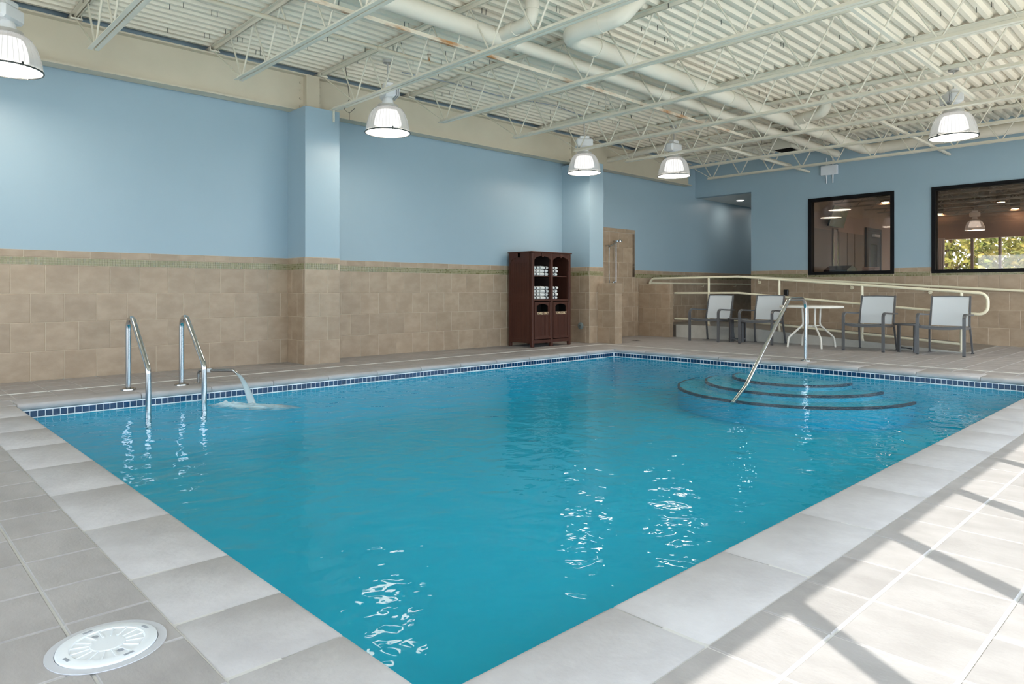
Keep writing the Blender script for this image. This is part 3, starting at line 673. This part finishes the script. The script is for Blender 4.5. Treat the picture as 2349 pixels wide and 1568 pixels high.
fq = [(i*(n+1)+j, (i+1)*(n+1)+j, (i+1)*(n+1)+j+1, i*(n+1)+j+1) for i in range(n) for j in range(n)]
fm.add(vs, [f for f in fq if min(fall[k] for k in f) > 0])
fo = tag(obj('foam', fm, 'foam', smooth=180), 'white foam where the falling stream hits the pool', 'foam', kind='stuff')
at_ = fo.data.attributes.new('fall', 'FLOAT', 'POINT'); at_.data.foreach_set('value', fall)

# skimmer lid
sk = thing('skimmer_lid', 'round white skimmer lid set in the near deck tiles', 'lid', (.522, 2.195, 0))
obj('collar_ring', MB().lathe([(.150, .0005), (.150, .003), (.128, .004), (.127, .0015)], 48), 'ring_grey', sk, smooth=40)
obj('cover', MB().lathe([(.126, .001), (.125, .008), (.122, .0095), (.094, .0095), (.090, .0065), (.045, .0065), (.042, .0085), (.0005, .0085)], 48), 'plastic_white', sk, smooth=30)
for j in range(16):
    a = 2*PI*j/16; ca, sa = math.cos(a), math.sin(a)
    obj('rib', MB().bar([(.046*ca, .046*sa, .0070), (.091*ca, .091*sa, .0070)], .0035 if j % 2 else .005, .004, up=(-sa, ca, 0)), 'plastic_white', sk)
for j in range(4):
    a = PI/2*j+.25; ca, sa = math.cos(a), math.sin(a); obj('finger_slot', MB().bar([(.108*ca-.013*sa, .108*sa+.013*ca, .0088), (.108*ca+.013*sa, .108*sa-.013*ca, .0088)], .009, .003, up=(ca, sa, 0)), 'plastic_grey', sk)
for j in (0, 1):
    a = PI/2+PI*j+.25; ca, sa = math.cos(a), math.sin(a); obj('screw_recess', MB().lathe([(.009, .0074), (.0085, .0080), (.0005, .0078)], 12, (.067*ca, .067*sa, 0)), 'plastic_grey', sk)

# ================================================================ TOWEL CABINET
CX0, CX1, CY0, CY1, CH = 8.655, 9.675, 8.54, 9.15, 1.70
cb = thing('towel_cabinet', 'tall dark brown towel cabinet with arched openings by the wall', 'cabinet', ((CX0+CX1)/2, CY0, 0))
w = (CX1-CX0)/2; d = CY1-CY0
R_ = 'resin_brown'
obj('top_panel', MB().rbox(-w-.02, w+.02, -.02, d+.005, CH-.022, CH, .006), R_, cb)
obj('back_panel', MB().box(-w+.01, w-.01, d-.02, d, .06, CH-.022), 'resin_dark', cb)
for sx in (-1, 1):   # side panels with raised arched and lower frames
    x0, x1 = sorted((sx*(w-.03), sx*w)); sp_ = obj('side_panel', MB().box(x0, x1, .06, d-.02, .075, CH-.022), R_, cb)
    xs_ = -1 if sx < 0 else 1; xo = sx*w
    def fr(poly): return MB().prism(poly, .010, lambda a, b_, t: (xo+xs_*t, a, b_))
    for (a, b_, c, e_) in ((.06, .11, .075, CH-.022), (d-.07, d-.02, .075, CH-.022), (.11, d-.07, .075, .14), (.11, d-.07, .83, .90)):
        obj('side_frame', fr([(a, c), (b_, c), (b_, e_), (a, e_)]), R_, sp_)
    ys0, ys1 = .11, d-.07; yc = (ys0+ys1)/2; hw = (ys1-ys0)/2
    poly = [(ys0, CH-.022), (ys0, 1.50)]+[(yc-hw*math.cos(PI*k/12), 1.50+.10*math.sin(PI*k/12)) for k in range(13)]+[(ys1, 1.50), (ys1, CH-.022)]
    obj('side_arch', fr(poly), R_, sp_); obj('keystone', fr([(yc-.025, 1.585), (yc+.025, 1.585), (yc+.035, CH-.024), (yc-.035, CH-.024)]), R_, sp_)
    for k in range(9):
        y = ys0+.04+k*(ys1-ys0-.08)/8
        for (za, zb_) in ((.18, .79), (.94, 1.50)): obj('groove_bead', MB().box(*sorted((xo, xo+xs_*.003)), y-.013, y+.013, za, zb_), R_, sp_)
for x in (-w, -.028, w-.056):
    obj('post', MB().rbox(x, x+.056, -.005, .055, 0, CH-.022, .008), R_, cb)
    obj('post', MB().rbox(x, x+.056, d-.055, d-.002, 0, .08, .006), R_, cb)
obj('divider', MB().box(-.012, .012, .05, d-.02, .08, CH-.022), 'resin_dark', cb)
for zz in (.845, 1.270): obj('shelf', MB().box(-w+.03, w-.03, .012 if zz < 1 else .05, d-.02, zz-.03 if zz < 1 else zz-.016, zz), R_, cb)
obj('floor_panel', MB().box(-w+.03, w-.03, .02, d-.02, .085, .105), R_, cb)
bays = [(-w+.056, -.028), (.028, w-.056)]
txts = []
for (a, b_) in bays:
    c_ = (a+b_)/2; hw = (b_-a)/2
    poly = [(a, CH-.022), (a, 1.535)]+[(c_-hw*math.cos(PI*k/14), 1.535+.085*math.sin(PI*k/14)) for k in range(15)]+[(b_, 1.535), (b_, CH-.022)]
    obj('arch', MB().prism(poly, .03, lambda p, q, t: (p, t, q)), R_, cb)
    obj('keystone', MB().prism([(c_-.022, 1.60), (c_+.022, 1.60), (c_+.035, CH-.024), (c_-.035, CH-.024)], .018, lambda p, q, t: (p, t-.012, q)), R_, cb)
    # bin door with arched chute
    a2, b2 = a+.006, b_-.006; ca, cb2 = a2+.06, b2-.06; z0, z1 = .14, .80
    poly = [(a2, z0), (b2, z0), (b2, z1), (a2, z1)]
    dr = obj('bin_door', MB().box(a2, b2, .004, .022, z0, .625).box(a2, ca, .004, .022, .625, z1).box(cb2, b2, .004, .022, .625, z1), R_, cb)
    cc = (ca+cb2)/2; ch = (cb2-ca)/2
    obj('chute_arch', MB().prism([(ca, z1), (ca, .715)]+[(cc-ch*math.cos(PI*k/12), .715+.048*math.sin(PI*k/12)) for k in range(13)]+[(cb2, .715), (cb2, z1)], .018, lambda p, q, t: (p, .004+t, q)), R_, dr)
    obj('chute', MB().box(ca-.02, cb2+.02, .20, .21, .45, .80).box(ca-.02, cb2+.02, .03, .21, .795, .80).box(ca-.02, ca-.015, .03, .21, .45, .80).box(cb2+.015, cb2+.02, .03, .21, .45, .80).box(ca-.02, cb2+.02, .03, .21, .44, .45), 'dark_void', dr)  # near-black lining puts the shade inside the opening into its colour
    for k in range(10):
        x = a2+.05+k*(b2-a2-.1)/9; obj('groove_bead', MB().box(x-.012, x+.012, .000, .004, .20, .56), R_, dr)
    for (p0, p1, q0, q1) in ((a2, b2, .14, .175), (a2, a2+.03, .175, .80), (b2-.03, b2, .175, .80)): obj('door_frame', MB().box(p0, p1, -.004, .004, q0, q1), R_, dr)
    obj('foot_rail', MB().box(a, b_, .005, .03, .07, .125), R_, cb)
    cu_ = bpy.data.curves.new('lettering', 'FONT'); cu_.body = 'TOWELS ONLY'; cu_.size = .062; cu_.align_x = 'CENTER'; cu_.extrude = .001; cu_.offset = .0012; cu_.space_character = 1.02
    to = bpy.data.objects.new('tmp', cu_); C.objects.link(to); bpy.context.view_layer.update()
    me = bpy.data.meshes.new_from_object(to.evaluated_get(bpy.context.evaluated_depsgraph_get())); bpy.data.objects.remove(to)
    me.materials.clear(); me.materials.append(MATS['lettering'])
    xsz = max(v.co.x for v in me.vertices)-min(v.co.x for v in me.vertices); k_ = (cb2-ca)/xsz
    link('lettering', me, dr, mw=Matrix.Translation((cc, -.002, .578)) @ Matrix.Rotation(PI/2, 4, 'X') @ Matrix.Diagonal((k_, 1, 1, 1)))
# towels: folded, each a thing of its own
def towel_mesh(wd, dp, h):
    mb = MB(); nx, prof = 10, []
    n = 10
    for k in range(n+1):   # rounded fold at the front, cross-section in y-z
        a = PI/2+PI*k/n; prof.append((h/2+h/2*math.cos(a), h/2+h/2*math.sin(a)))
    prof = [(dp, h)]+prof+[(dp, 0)]
    vs = []
    for i in range(nx+1):
        x = -wd/2+wd*i/nx; sag = .004*math.sin(i*1.9)+.003*math.sin(i*.8); e = .86 if i in (0, nx) else 1
        for y, z in prof: vs.append((x, y+(.006 if i in (0, nx) else 0), h/2+(z-h/2)*e+sag*(z/h)))
    m = len(prof); fs = [(i*m+k, (i+1)*m+k, (i+1)*m+k+1, i*m+k+1) for i in range(nx) for k in range(m-1)]+[tuple(range(m)), tuple(nx*m+k for k in range(m))[::-1]]
    fs += [(i*m+m-1, (i+1)*m+m-1, (i+1)*m, i*m) for i in range(nx)]
    return mb.add(vs, fs)
tm = towel_mesh(.205, .28, .052).mesh('towel', 'towel', 60)
def stripe():
    mb = MB(); h = .052; pr = [(.10, h+.0025)]+[(h/2+(h/2+.0025)*math.cos(PI/2+PI*k/10), h/2+(h/2+.0025)*math.sin(PI/2+PI*k/10)) for k in range(11)]+[(.10, .002)]
    vs = [(x, y, z) for x in (-.012, .012) for y, z in pr]; m = len(pr); mb.add(vs, [(k, m+k, m+k+1, k+1) for k in range(m-1)]); return mb.mesh('stripe', 'towel_stripe', 60)
sm = stripe()
ordn = {0: 'bottom', 1: 'second', 2: 'third', 3: 'top'}
cxm = (CX0+CX1)/2
for (x, z, n, where) in ((-.352, 1.270, 3, 'left upper stack'), (-.122, 1.270, 3, 'middle upper stack'), (.13, 1.270, 3, 'right upper stack'), (-.352, .845, 4, 'left lower stack'), (-.122, .845, 4, 'middle lower stack'), (.13, .845, 4, 'right lower stack')):
    for k in range(n):
        pos = 'top' if k == n-1 else ('bottom' if k == 0 else ('middle' if n == 3 else ('second from bottom' if k == 1 else 'second from top')))
        t = thing('towel', f'folded white striped towel, {pos} of {where} in brown cabinet', 'towel', (cxm+x+random.uniform(-.008, .008), CY0+.065+random.uniform(-.008, .008), z+.001+k*.0595), random.uniform(-.05, .05), 'towels in the brown cabinet')
        kx = .78 if x < -.3 else 1
        fo = link('fold', tm, t); so = link('stripe', sm, t, (.015+random.uniform(-.01, .01), 0, 0))

# ================================================================ CHAIRS, TABLES
def make_chair():
    t = thing('armchair', '', 'chair', group='grey sling armchairs by the ramp')
    F = 'chair_frame'
    for s_ in (-1, 1):
        y = s_*.315
        arm = fillet([(-.32, y, 0), (-.32, y, .60), (-.245, y, .635), (.05, y*.99, .620), (.30, y*.97, .615)], .11, 7)
        obj('front_leg', MB().bar(arm, .044, .026, up=(0, 1, 0)), F, t, smooth=35)
        obj('rear_leg', MB().bar(fillet([(.335, s_*.30, 0), (.25, s_*.282, .40), (.245, s_*.275, .46), (.355, s_*.265, .915)], .12, 5), .024, .034, up=(0, 1, 0)), F, t, smooth=35)
        obj('seat_rail', MB().bar([(-.31, s_*.29, .445), (-.15, s_*.275, .425), (.10, s_*.27, .405), (.255, s_*.275, .42)], .03, .035, up=(0, 1, 0)), F, t)
        for (x, yy_) in ((-.32, y), (.335, s_*.30)): obj('foot_cap', MB().box(x-.014, x+.014, yy_-.021, yy_+.021, 0, .012), 'rubber', t)
    obj('front_bar', MB().bar([(-.315, -.31, .435), (-.325, -.15, .418), (-.327, 0, .412), (-.325, .15, .418), (-.315, .31, .435)], .035, .02, up=(0, 0, 1)), F, t, smooth=40)
    obj('top_bar', MB().bar([(.356, -.262, .905), (.362, -.13, .910), (.364, 0, .912), (.362, .13, .910), (.356, .262, .905)], .014, .02, up=(0, 0, 1)), F, t, smooth=40)
    # sling seat
    def sling(rows, name, m, wid):
        vs = []; ny = 8
        for (x, z) in rows:
            for j in range(ny+1):
                v = j/ny*2-1; vs.append((x+.018*(1-v*v)*(1 if name == 'backrest' else 0), v*wid, z-.012*(1-v*v)*(0 if name == 'backrest' else 1)))
        k = len(rows)*(ny+1); th = .006
        vs += [(x+(th if name == 'backrest' else 0), y, z-(0 if name == 'backrest' else th)) for x, y, z in vs]
        a = ny+1; n_ = len(rows)
        fs = [(i*a+j, i*a+j+1, (i+1)*a+j+1, (i+1)*a+j) for i in range(n_-1) for j in range(ny)]; fs += [tuple(q+k for q in f)[::-1] for f in fs]
        fs += [(i*a, (i+1)*a, (i+1)*a+k, i*a+k) for i in range(n_-1)]+[(i*a+ny, i*a+ny+k, (i+1)*a+ny+k, (i+1)*a+ny) for i in range(n_-1)]
        fs += [(j, j+k, j+1+k, j+1) for j in range(ny)]+[((n_-1)*a+j, (n_-1)*a+j+1, (n_-1)*a+j+1+k, (n_-1)*a+j+k) for j in range(ny)]
        obj(name, MB().add(vs, fs), m, t, smooth=50)
    sling([(-.315, .452), (-.30, .462), (-.15, .445), (.02, .425), (.15, .418), (.235, .432)], 'seat', 'seat_sling', .262)
    sling([(.228, .44), (.236, .48), (.262, .60), (.295, .74), (.335, .87), (.348, .905)], 'backrest', 'sling', .252)
    return t
def copy_tree(o, loc, rz_, label):
    r = o.copy(); C.objects.link(r); r.location = loc; r.rotation_euler = (0, 0, rz_); r['label'] = label
    for ch in o.children:
        c_ = ch.copy(); C.objects.link(c_); c_.parent = r
        for g in ch.children:
            q = g.copy(); C.objects.link(q); q.parent = c_
    return r
ch0 = make_chair()
spots = [((12.465, 7.235, 0), .0, 'grey sling armchair farthest left, next to the shower half wall'), ((12.53, 6.205, 0), .04, 'grey sling armchair immediately left of the white round table'),
         ((12.43, 4.25, 0), -.03, 'grey sling armchair immediately right of the white round table'), ((12.475, 3.155, 0), .03, 'grey sling armchair farthest right, near the railing end')]
ch0.location, ch0.rotation_euler, ch0['label'] = spots[0][0], (0, 0, spots[0][1]), spots[0][2]
for l_, a, n_ in spots[1:]: copy_tree(ch0, l_, a, n_)
tb = thing('round_table', 'round cream-white patio table between the armchairs', 'table', (12.33, 5.20, 0))
obj('table_top', MB().lathe([(.0005, .695), (.50, .695), (.525, .700), (.530, .718), (.525, .732), (.51, .738), (.0005, .738)], 48), 'table_white', tb, smooth=30)
obj('hub', MB().lathe([(.0005, .36), (.07, .36), (.075, .375), (.07, .39), (.0005, .39)], 24), 'table_white', tb, smooth=30)
for k in range(4):
    a = PI/4+PI/2*k; c_, s_ = math.cos(a), math.sin(a)
    obj('leg', MB().tube(fillet([(.16*c_, .16*s_, .70), (.145*c_, .145*s_, .40), (.40*c_, .40*s_, .17), (.42*c_, .42*s_, 0)], .09, 6), .017, 10), 'table_white', tb, smooth=60)
    obj('brace', MB().tube([(.06*c_, .06*s_, .375), (.148*c_, .148*s_, .385)], .011, 8), 'table_white', tb, smooth=60)
def side_table(loc, label):
    t = thing('side_table', label, 'side table', loc, group='dark round side tables')
    obj('table_top', MB().lathe([(.0005, .435), (.185, .435), (.19, .445), (.19, .460), (.185, .466), (.0005, .466)], 32), 'table_dark', t, smooth=30)
    for k in range(4):
        a = PI/4+PI/2*k+.3; c_, s_ = math.cos(a), math.sin(a)
        obj('leg', MB().bar([(.165*c_, .165*s_, .435), (.165*c_, .165*s_, 0)], .055, .018, up=(-s_, c_, 0)), 'table_dark', t)
    obj('stretcher', MB().bar([(-.12, -.12, .06), (.12, .12, .06)], .02, .015, up=(0, 0, 1)).bar([(-.12, .12, .06), (.12, -.12, .06)], .02, .015, up=(0, 0, 1)), 'table_dark', t)
side_table((12.52, 6.72, 0), 'small dark side table between the two left armchairs'); side_table((12.52, 3.72, 0), 'small dark side table between the two right armchairs')

# ================================================================ RAILINGS
RX = 12.99
rl = thing('ramp_railing', 'cream painted metal railing along the edge of the ramp', 'railing', (RX, 6, 0))
def loc_(pts): return [(p[0]-RX, p[1]-6, p[2]) for p in pts]
top = loc_([(RX, 9.10, .90), (RX, 9.10, 1.27), (RX, 6.95, 1.285), (RX, 2.70, .955), (RX, 2.70, .615), (RX, 3.05, .640)])
obj('top_rail', MB().tube(fillet(top, .13, 8), .025, 12), 'rail_cream', rl, smooth=60)
obj('mid_rail', MB().tube(fillet(loc_([(RX, 8.45, .945), (RX, 6.95, .955), (RX, 3.06, .640)]), .3, 5), .022, 12), 'rail_cream', rl, smooth=60)
obj('low_rail', MB().tube(fillet(loc_([(RX, 8.45, .385), (RX, 6.95, .395), (RX, 3.06, .135)]), .3, 5), .022, 12), 'rail_cream', rl, smooth=60)
for y, zt_ in ((7.62, 1.28), (6.10, 1.22), (4.58, 1.10), (3.06, .985)):
    po = obj('post', MB().tube(loc_([(RX, y, rz(y)), (RX, y, zt_-.005)]), .024, 12), 'rail_cream', rl, smooth=60)
    obj('base_collar', MB().lathe([(.034, 0), (.033, .03), (.026, .04)], 14, (0, y-6, rz(y))), 'rust_paint', po, smooth=40)
wr = thing('wall_handrail', 'cream painted handrail fixed to the end wall', 'handrail', (14.96, 4, 1))
def wz(y): return 1.327-(7.75-y)*.0640
obj('rail', MB().tube([(0, 8.6-4, wz(7.75)-1), (0, 7.75-4, wz(7.75)-1), (0, 0-4, wz(0)-1)], .023, 12), 'rail_cream', wr, smooth=60)
for y in (7.52, 5.50, 4.06, 2.4, .8):
    br = obj('bracket', MB().tube(fillet([(0, y-4, wz(y)-1.02), (0, y-4, wz(y)-1.11), (.09, y-4, wz(y)-1.12)], .04, 5), .009, 8), 'rail_cream', wr, smooth=60)
    obj('rosette', MB().lathe([(.0005, .058), (.034, .060), (.038, .078)], 18, (0, y-4, wz(y)-1.12), axis='x'), 'rail_cream', br, smooth=40)
cr = thing('wall_handrail', 'cream handrail on the brown tiled corridor wall', 'handrail', (14, YW-.09, 1.17))
obj('rail', MB().tube([(-1.0, 0, 0), (4.8, 0, .0)], .021, 12), 'rail_cream', cr, smooth=60)
for x in (-.3, 1.3, 2.9): obj('bracket', MB().tube([(x, 0, -.02), (x, .01, -.07), (x, .08, -.075)], .009, 8), 'rail_cream', cr, smooth=60)

# ================================================================ SHOWER AND WALL FITTINGS
sw = thing('shower_set', 'chrome hand shower with slide bar and hose on the tiled panel', 'shower', (11.66, 9.17, 1.16))
obj('slide_bar', MB().tube([(.115, -.06, .02), (.115, -.06, .91)], .012, 10), 'chrome', sw, smooth=60)
for z in (.04, .89): obj('bar_mount', MB().tube([(.115, -.06, z), (.115, .02, z)], .018, 12), 'chrome', sw, smooth=60)
obj('shower_head', MB().tube([(.02, -.17, .885), (.13, -.085, .905)], .016, 12).lathe([(.0005, .0), (.038, .004), (.043, .02), (.030, .045), (.012, .06)], 20, (.135, -.15, .87)), 'chrome', sw, smooth=50)
obj('handle', MB().tube([(-.13, -.07, .77), (.0, -.11, .84), (.13, -.12, .905)], [.020, .016, .014], 12), 'chrome', sw, smooth=60)
obj('hose_elbow', MB().tube([(-.135, .02, .79), (-.135, -.06, .785), (-.135, -.075, .74)], .017, 12), 'chrome', sw, smooth=60)
obj('hose', MB().tube(fillet([(-.135, -.075, .75), (-.14, -.07, .4), (-.115, -.06, .05), (-.06, -.05, -.16), (.06, -.045, -.17), (.11, -.05, -.02)], .2, 6), .008, 8), 'chrome_dark', sw, smooth=60)
obj('valve', MB().lathe([(.0005, -.075), (.028, -.07), (.034, -.02), (.055, -.01), (.055, .02)], 22, (.115, 0, -.02), axis='y'), 'chrome', sw, smooth=40)
gr = thing('grab_bar', 'short metal grab bar low on the shower wall', 'grab bar', (11.75, 9.185, .905))
obj('bar', MB().tube(fillet([(-.22, 0, 0), (-.22, -.06, 0), (.27, -.06, 0), (.27, 0, 0)], .035, 5), .016, 10), 'chrome_dark', gr, smooth=60)
for x in (-.22, .27): obj('rosette', MB().lathe([(.0005, -.014), (.04, -.012), (.042, .0)], 18, (x, 0, 0), axis='y'), 'chrome_dark', gr, smooth=40)
fd = thing('floor_drain', 'small dark drain grate in the shower floor', 'drain', (11.42, 8.335, 0))
obj('frame', MB().box(-.075, .075, -.075, .075, 0, .002), 'chrome_dark', fd)
for k in range(5): obj('slot', MB().box(-.06, .06, -.055+k*.026, -.045+k*.026, .002, .003), 'dark_void', fd)
iv = thing('inlet_cover', 'round grey-green cover plate low on the far pillar', 'cover plate', (10.148, 8.70, .325))
obj('plate', MB().lathe([(.0005, -.022), (.055, -.020), (.068, -.010), (.070, 0)], 28, axis='x'), 'bluegrey_plate', iv, smooth=40)
obj('screw', MB().lathe([(.0005, -.026), (.009, -.025), (.010, -.02)], 12, axis='x'), 'chrome_dark', iv)
ob = thing('outlet_box', 'black weatherproof outlet box on the end wall', 'outlet', (15.037, 6.89, .89))
obj('housing', MB().rbox(-.05, 0, -.05, .05, 0, .135, .008), 'outlet_black', ob); obj('cover', MB().rbox(-.058, -.05, -.042, .042, .008, .127, .003), 'outlet_black', ob)
em = thing('wall_box', 'white box with conduit stubs high on the end wall', 'junction box', (15.048, 5.953, 3.455))
obj('housing', MB().rbox(-.07, 0, -.172, .172, 0, .205, .008), 'plastic_white', em)
for y in (-.07, .06):
    obj('conduit', MB().tube([(-.03, y, .20), (-.03, y, .37)], .013, 10), 'plastic_white', em, smooth=60)
    obj('conduit', MB().tube([(-.03, y, .005), (-.03, y, -.06), (-.03, y, -.17)], [.018, .014, .011], 10), 'plastic_white', em, smooth=60)

# ================================================================ ROOM BEHIND THE END WALL (seen through its windows)
GX, GY = 22.0, 6.6
struct(obj('wall_gym_side', MB().box(XE+.2, GX, GY, GY+.15, -.1, 3.6), 'gym_wall'), 'warm beige side wall of the room behind the left window', 'wall')
gf = MB(); wall_cells(gf, -3, GY+.15, -.1, 3.6, [(-.6, 5.66, .9, 2.42)], lambda mb, a, b_, c, d: mb.box(GX, GX+.2, a, b_, c, d))
struct(obj('wall_gym_far', gf, 'gym_wall'), 'warm beige far wall with a window onto trees', 'wall')
struct(obj('wall_gym_near', MB().box(XE+.2, GX+.2, -3.2, -3, -.1, 3.6), 'gym_wall'), 'hidden near wall of the room behind the windows', 'wall')
struct(obj('ceiling_gym', MB().box(XE+.2, GX+.2, -3.2, GY+.15, 3.45, 3.6), 'gym_ceiling'), 'dark brown ceiling of the room behind the windows', 'ceiling')
struct(obj('floor_gym', MB().box(XE+.2, GX+.2, -3.2, GY+.15, -.1, .26), 'gym_floor'), 'dark floor of the room behind the windows', 'floor')
wt = thing('window_3', 'far window with grey mullions showing sunlit trees', 'window', (GX+.1, 2.5, .9), kind='structure')
for y in (5.66, 4.95, 4.32, 3.68, 3.04, 2.4, 1.76, 1.12, .48, -.16, -.6): obj('mullion', MB().box(-.05, .05, y-2.5-.03, y-2.5+.03, 0, 1.52), 'gym_panel', wt)
obj('pane', MB().box(.055, .062, -3.1, 3.16, 0, 1.52), 'pane', wt)
for k, x in enumerate([15.9+.95*j for j in range(7)]):
    t = thing('gym_joist', f'brown bar joist number {["one", "two", "three", "four", "five", "six", "seven"][k]} behind the windows, counted from the end wall' if 0 else f'{["first", "second", "third", "fourth", "fifth", "sixth", "seventh"][k]} brown joist behind the end wall windows, counted from the glass', 'joist', (x, 2, 3.05), group='brown joists behind the windows')
    obj('bottom_chord', MB().box(-.04, .04, -4.9, 4.55, 0, .03), 'gym_panel', t); obj('top_chord', MB().box(-.04, .04, -4.9, 4.55, .36, .39), 'gym_panel', t)
    rr = MB()
    for j in range(15): rr.tube([(0, -4.6+.6*j, .03), (0, -4.3+.6*j, .36), (0, -4.0+.6*j, .03)], .012, 5)
    obj('web', rr, 'gym_panel', t)
for k, (x, y) in enumerate(((18.05, 3.825), (19.77, 3.85), (21.6, 3.9), (21.55, 5.60), (17.78, 5.75))):
    t = thing('ceiling_downlight', ['warm round downlight nearest the right window', 'warm round downlight in the middle of the right window', 'warm round downlight at the far right of the right window', 'warm round downlight at the left edge of the right window', 'warm round downlight at the upper right of the left window'][k], 'light', (x, y, 3.1), group='warm downlights behind the windows')
    obj('can', MB().lathe([(.10, .35), (.10, .0), (.085, 0)], 20), 'gym_ceiling', t, smooth=40); obj('lens', MB().lathe([(.087, .004), (.0005, .004)], 20), 'warm_downlight', t)
pendant((20.6, 4.56, 2.53), 'glass pendant lamp seen through the right window', .4, .80, 'glass pendant lamps behind the windows')
tv = thing('television', 'dark wall-mounted television tilted behind the left window', 'television', (16.75, 6.58, 2.72))
obj('screen', MB().prism([(-.10, -.22), (-.06, -.22), (-.19, .24), (-.23, .24)], .86, lambda a, b_, t: (-.43+t, a, b_)), 'screen', tv); obj('mount', MB().box(-.1, .1, -.12, .02, -.06, .06), 'rubber', tv)
mi = thing('mirror_strip', 'tall bright narrow glass strip on the wall behind the left window', 'mirror', (16.93, 6.59, .5))
obj('glass', MB().box(-.10, .10, -.02, 0, 0, 1.95), 'gym_white', mi); obj('frame', MB().box(-.14, -.10, -.03, 0, 0, 1.98).box(.10, .14, -.03, 0, 0, 1.98), 'chrome_dark', mi)
for k, (a, b_) in enumerate(((15.5, 16.7), (17.15, 17.62), (17.66, 18.1), (18.14, 18.75))):
    tag(obj('wall_panel', MB().box(a, b_, 6.565, 6.598, .27, 2.42), 'gym_panel'), ['wide beige locker panel left of the bright strip', 'beige locker panel right of the bright strip', 'beige locker panel with a seam, second from the bright strip', 'beige locker panel beside the dark door'][k], 'panel', 'locker panels behind the left window')
dr = thing('door_1', 'dark grey door with a glass panel behind the left window', 'door', (19.42, 6.59, .26), kind='structure')
obj('leaf', MB().box(-.46, .46, -.03, 0, 0, 2.30), 'gym_door', dr); obj('door_frame', MB().box(-.54, -.46, -.05, 0, 0, 2.37).box(.46, .54, -.05, 0, 0, 2.37).box(-.46, .46, -.05, 0, 2.30, 2.37), 'gym_door', dr)
obj('glass_panel', MB().box(-.22, .26, -.036, -.03, .9, 1.95), 'screen', dr); obj('closer', MB().box(-.1, .3, -.09, -.03, 2.15, 2.22), 'gym_white', dr); obj('handle', MB().box(-.42, -.39, -.08, -.03, .95, 1.25), 'chrome', dr)
tr = thing('treadmill', 'dark treadmill console at the lower left of the left window', 'treadmill', (15.95, 6.10, .26))
obj('console', MB().prism([(-.25, 1.02), (.30, 1.10), (.34, 1.24), (.05, 1.30), (-.25, 1.20)], .5, lambda a, b_, t: (a, -.25+t, b_)), 'screen', tr)
for s_ in (-.28, .28): obj('upright', MB().bar([(-.15, s_, 0), (.05, s_, 1.1)], .06, .06), 'rubber', tr)
obj('deck', MB().rbox(-.3, 1.4, -.3, .3, 0, .18, .03), 'rubber', tr)
gc = thing('towel_counter', 'dark counter just behind the left window', 'counter', (16.15, 5.25, .26))
obj('top', MB().box(-.3, .3, -.45, .45, 1.10, 1.14), 'gym_panel', gc); obj('body', MB().box(-.26, .26, -.42, .42, 0, 1.10), 'gym_door', gc)
for k in range(3): tag(obj('folded_towel', MB().rbox(16.0, 16.3, 5.38, 5.65, 1.40+k*.04, 1.438+k*.04, .012), 'pink_towel'), f'pale pink folded towel, {["bottom", "middle", "top"][k]} of the stack behind the left window', 'towel', 'pink towels behind the left window')
cur = MB(); vs = []
for i in range(13):
    y = 5.74-.16*i/12; x = GX-.10+.025*math.sin(i*1.7); vs += [(x, y, .262), (x, y-.02, 2.46)]
cur.add(vs, [(2*i, 2*i+2, 2*i+3, 2*i+1) for i in range(12)]); tag(obj('curtain', cur, 'gym_white', smooth=180), 'white curtain gathered at the left of the far window', 'curtain')
# trees outside the far window
def tree(loc, h, r, label, seed):
    rnd = random.Random(seed); t = thing('tree', label, 'tree', loc, group='trees outside the far window')
    obj('trunk', MB().tube([(0, 0, -.3), (.1, .05, h*.35), (0, -.1, h*.75)], [.16, .12, .05], 8), 'bark', t, smooth=60)
    br = MB()
    for k in range(7):
        a = rnd.uniform(0, 2*PI); br.tube([(.05, 0, h*(.3+.06*k)), (r*.7*math.cos(a), r*.7*math.sin(a), h*(.4+.08*k))], [.05, .015], 5)
    obj('branches', br, 'bark', t)
    lf = MB()
    for k in range(2600):
        a, b_ = rnd.uniform(0, 2*PI), math.acos(rnd.uniform(-1, 1)); q = rnd.uniform(.35, 1)**.6
        c_ = Vector((r*q*math.sin(b_)*math.cos(a), r*q*math.sin(b_)*math.sin(a), h*.55+h*.48*q*math.cos(b_)))
        u = Vector((rnd.uniform(-1, 1), rnd.uniform(-1, 1), rnd.uniform(-1, 1))).normalized(); v = u.orthogonal().normalized(); s_ = rnd.uniform(.05, .11)
        lf.add([c_-u*s_*1.5, c_+v*s_*.7, c_+u*s_*1.5, c_-v*s_*.7], [(0, 1, 2, 3)])
    o = obj('foliage', lf, 'leaf_green', t); o['kind'] = 'stuff'
for k, (x, y, h) in enumerate(((25.6, 6.4, 4.4), (25.8, 3.55, 4.8), (25.6, .7, 4.6), (28.9, 5.0, 5.6), (29.0, 2.1, 5.6))):
    tree((x, y, -.26), h, 1.36, ['leafy sunlit tree at the left of the far window', 'leafy sunlit tree in the middle of the far window', 'leafy sunlit tree at the right of the far window', 'taller tree behind, left in the far window', 'taller tree behind, right in the far window'][k], k+1)
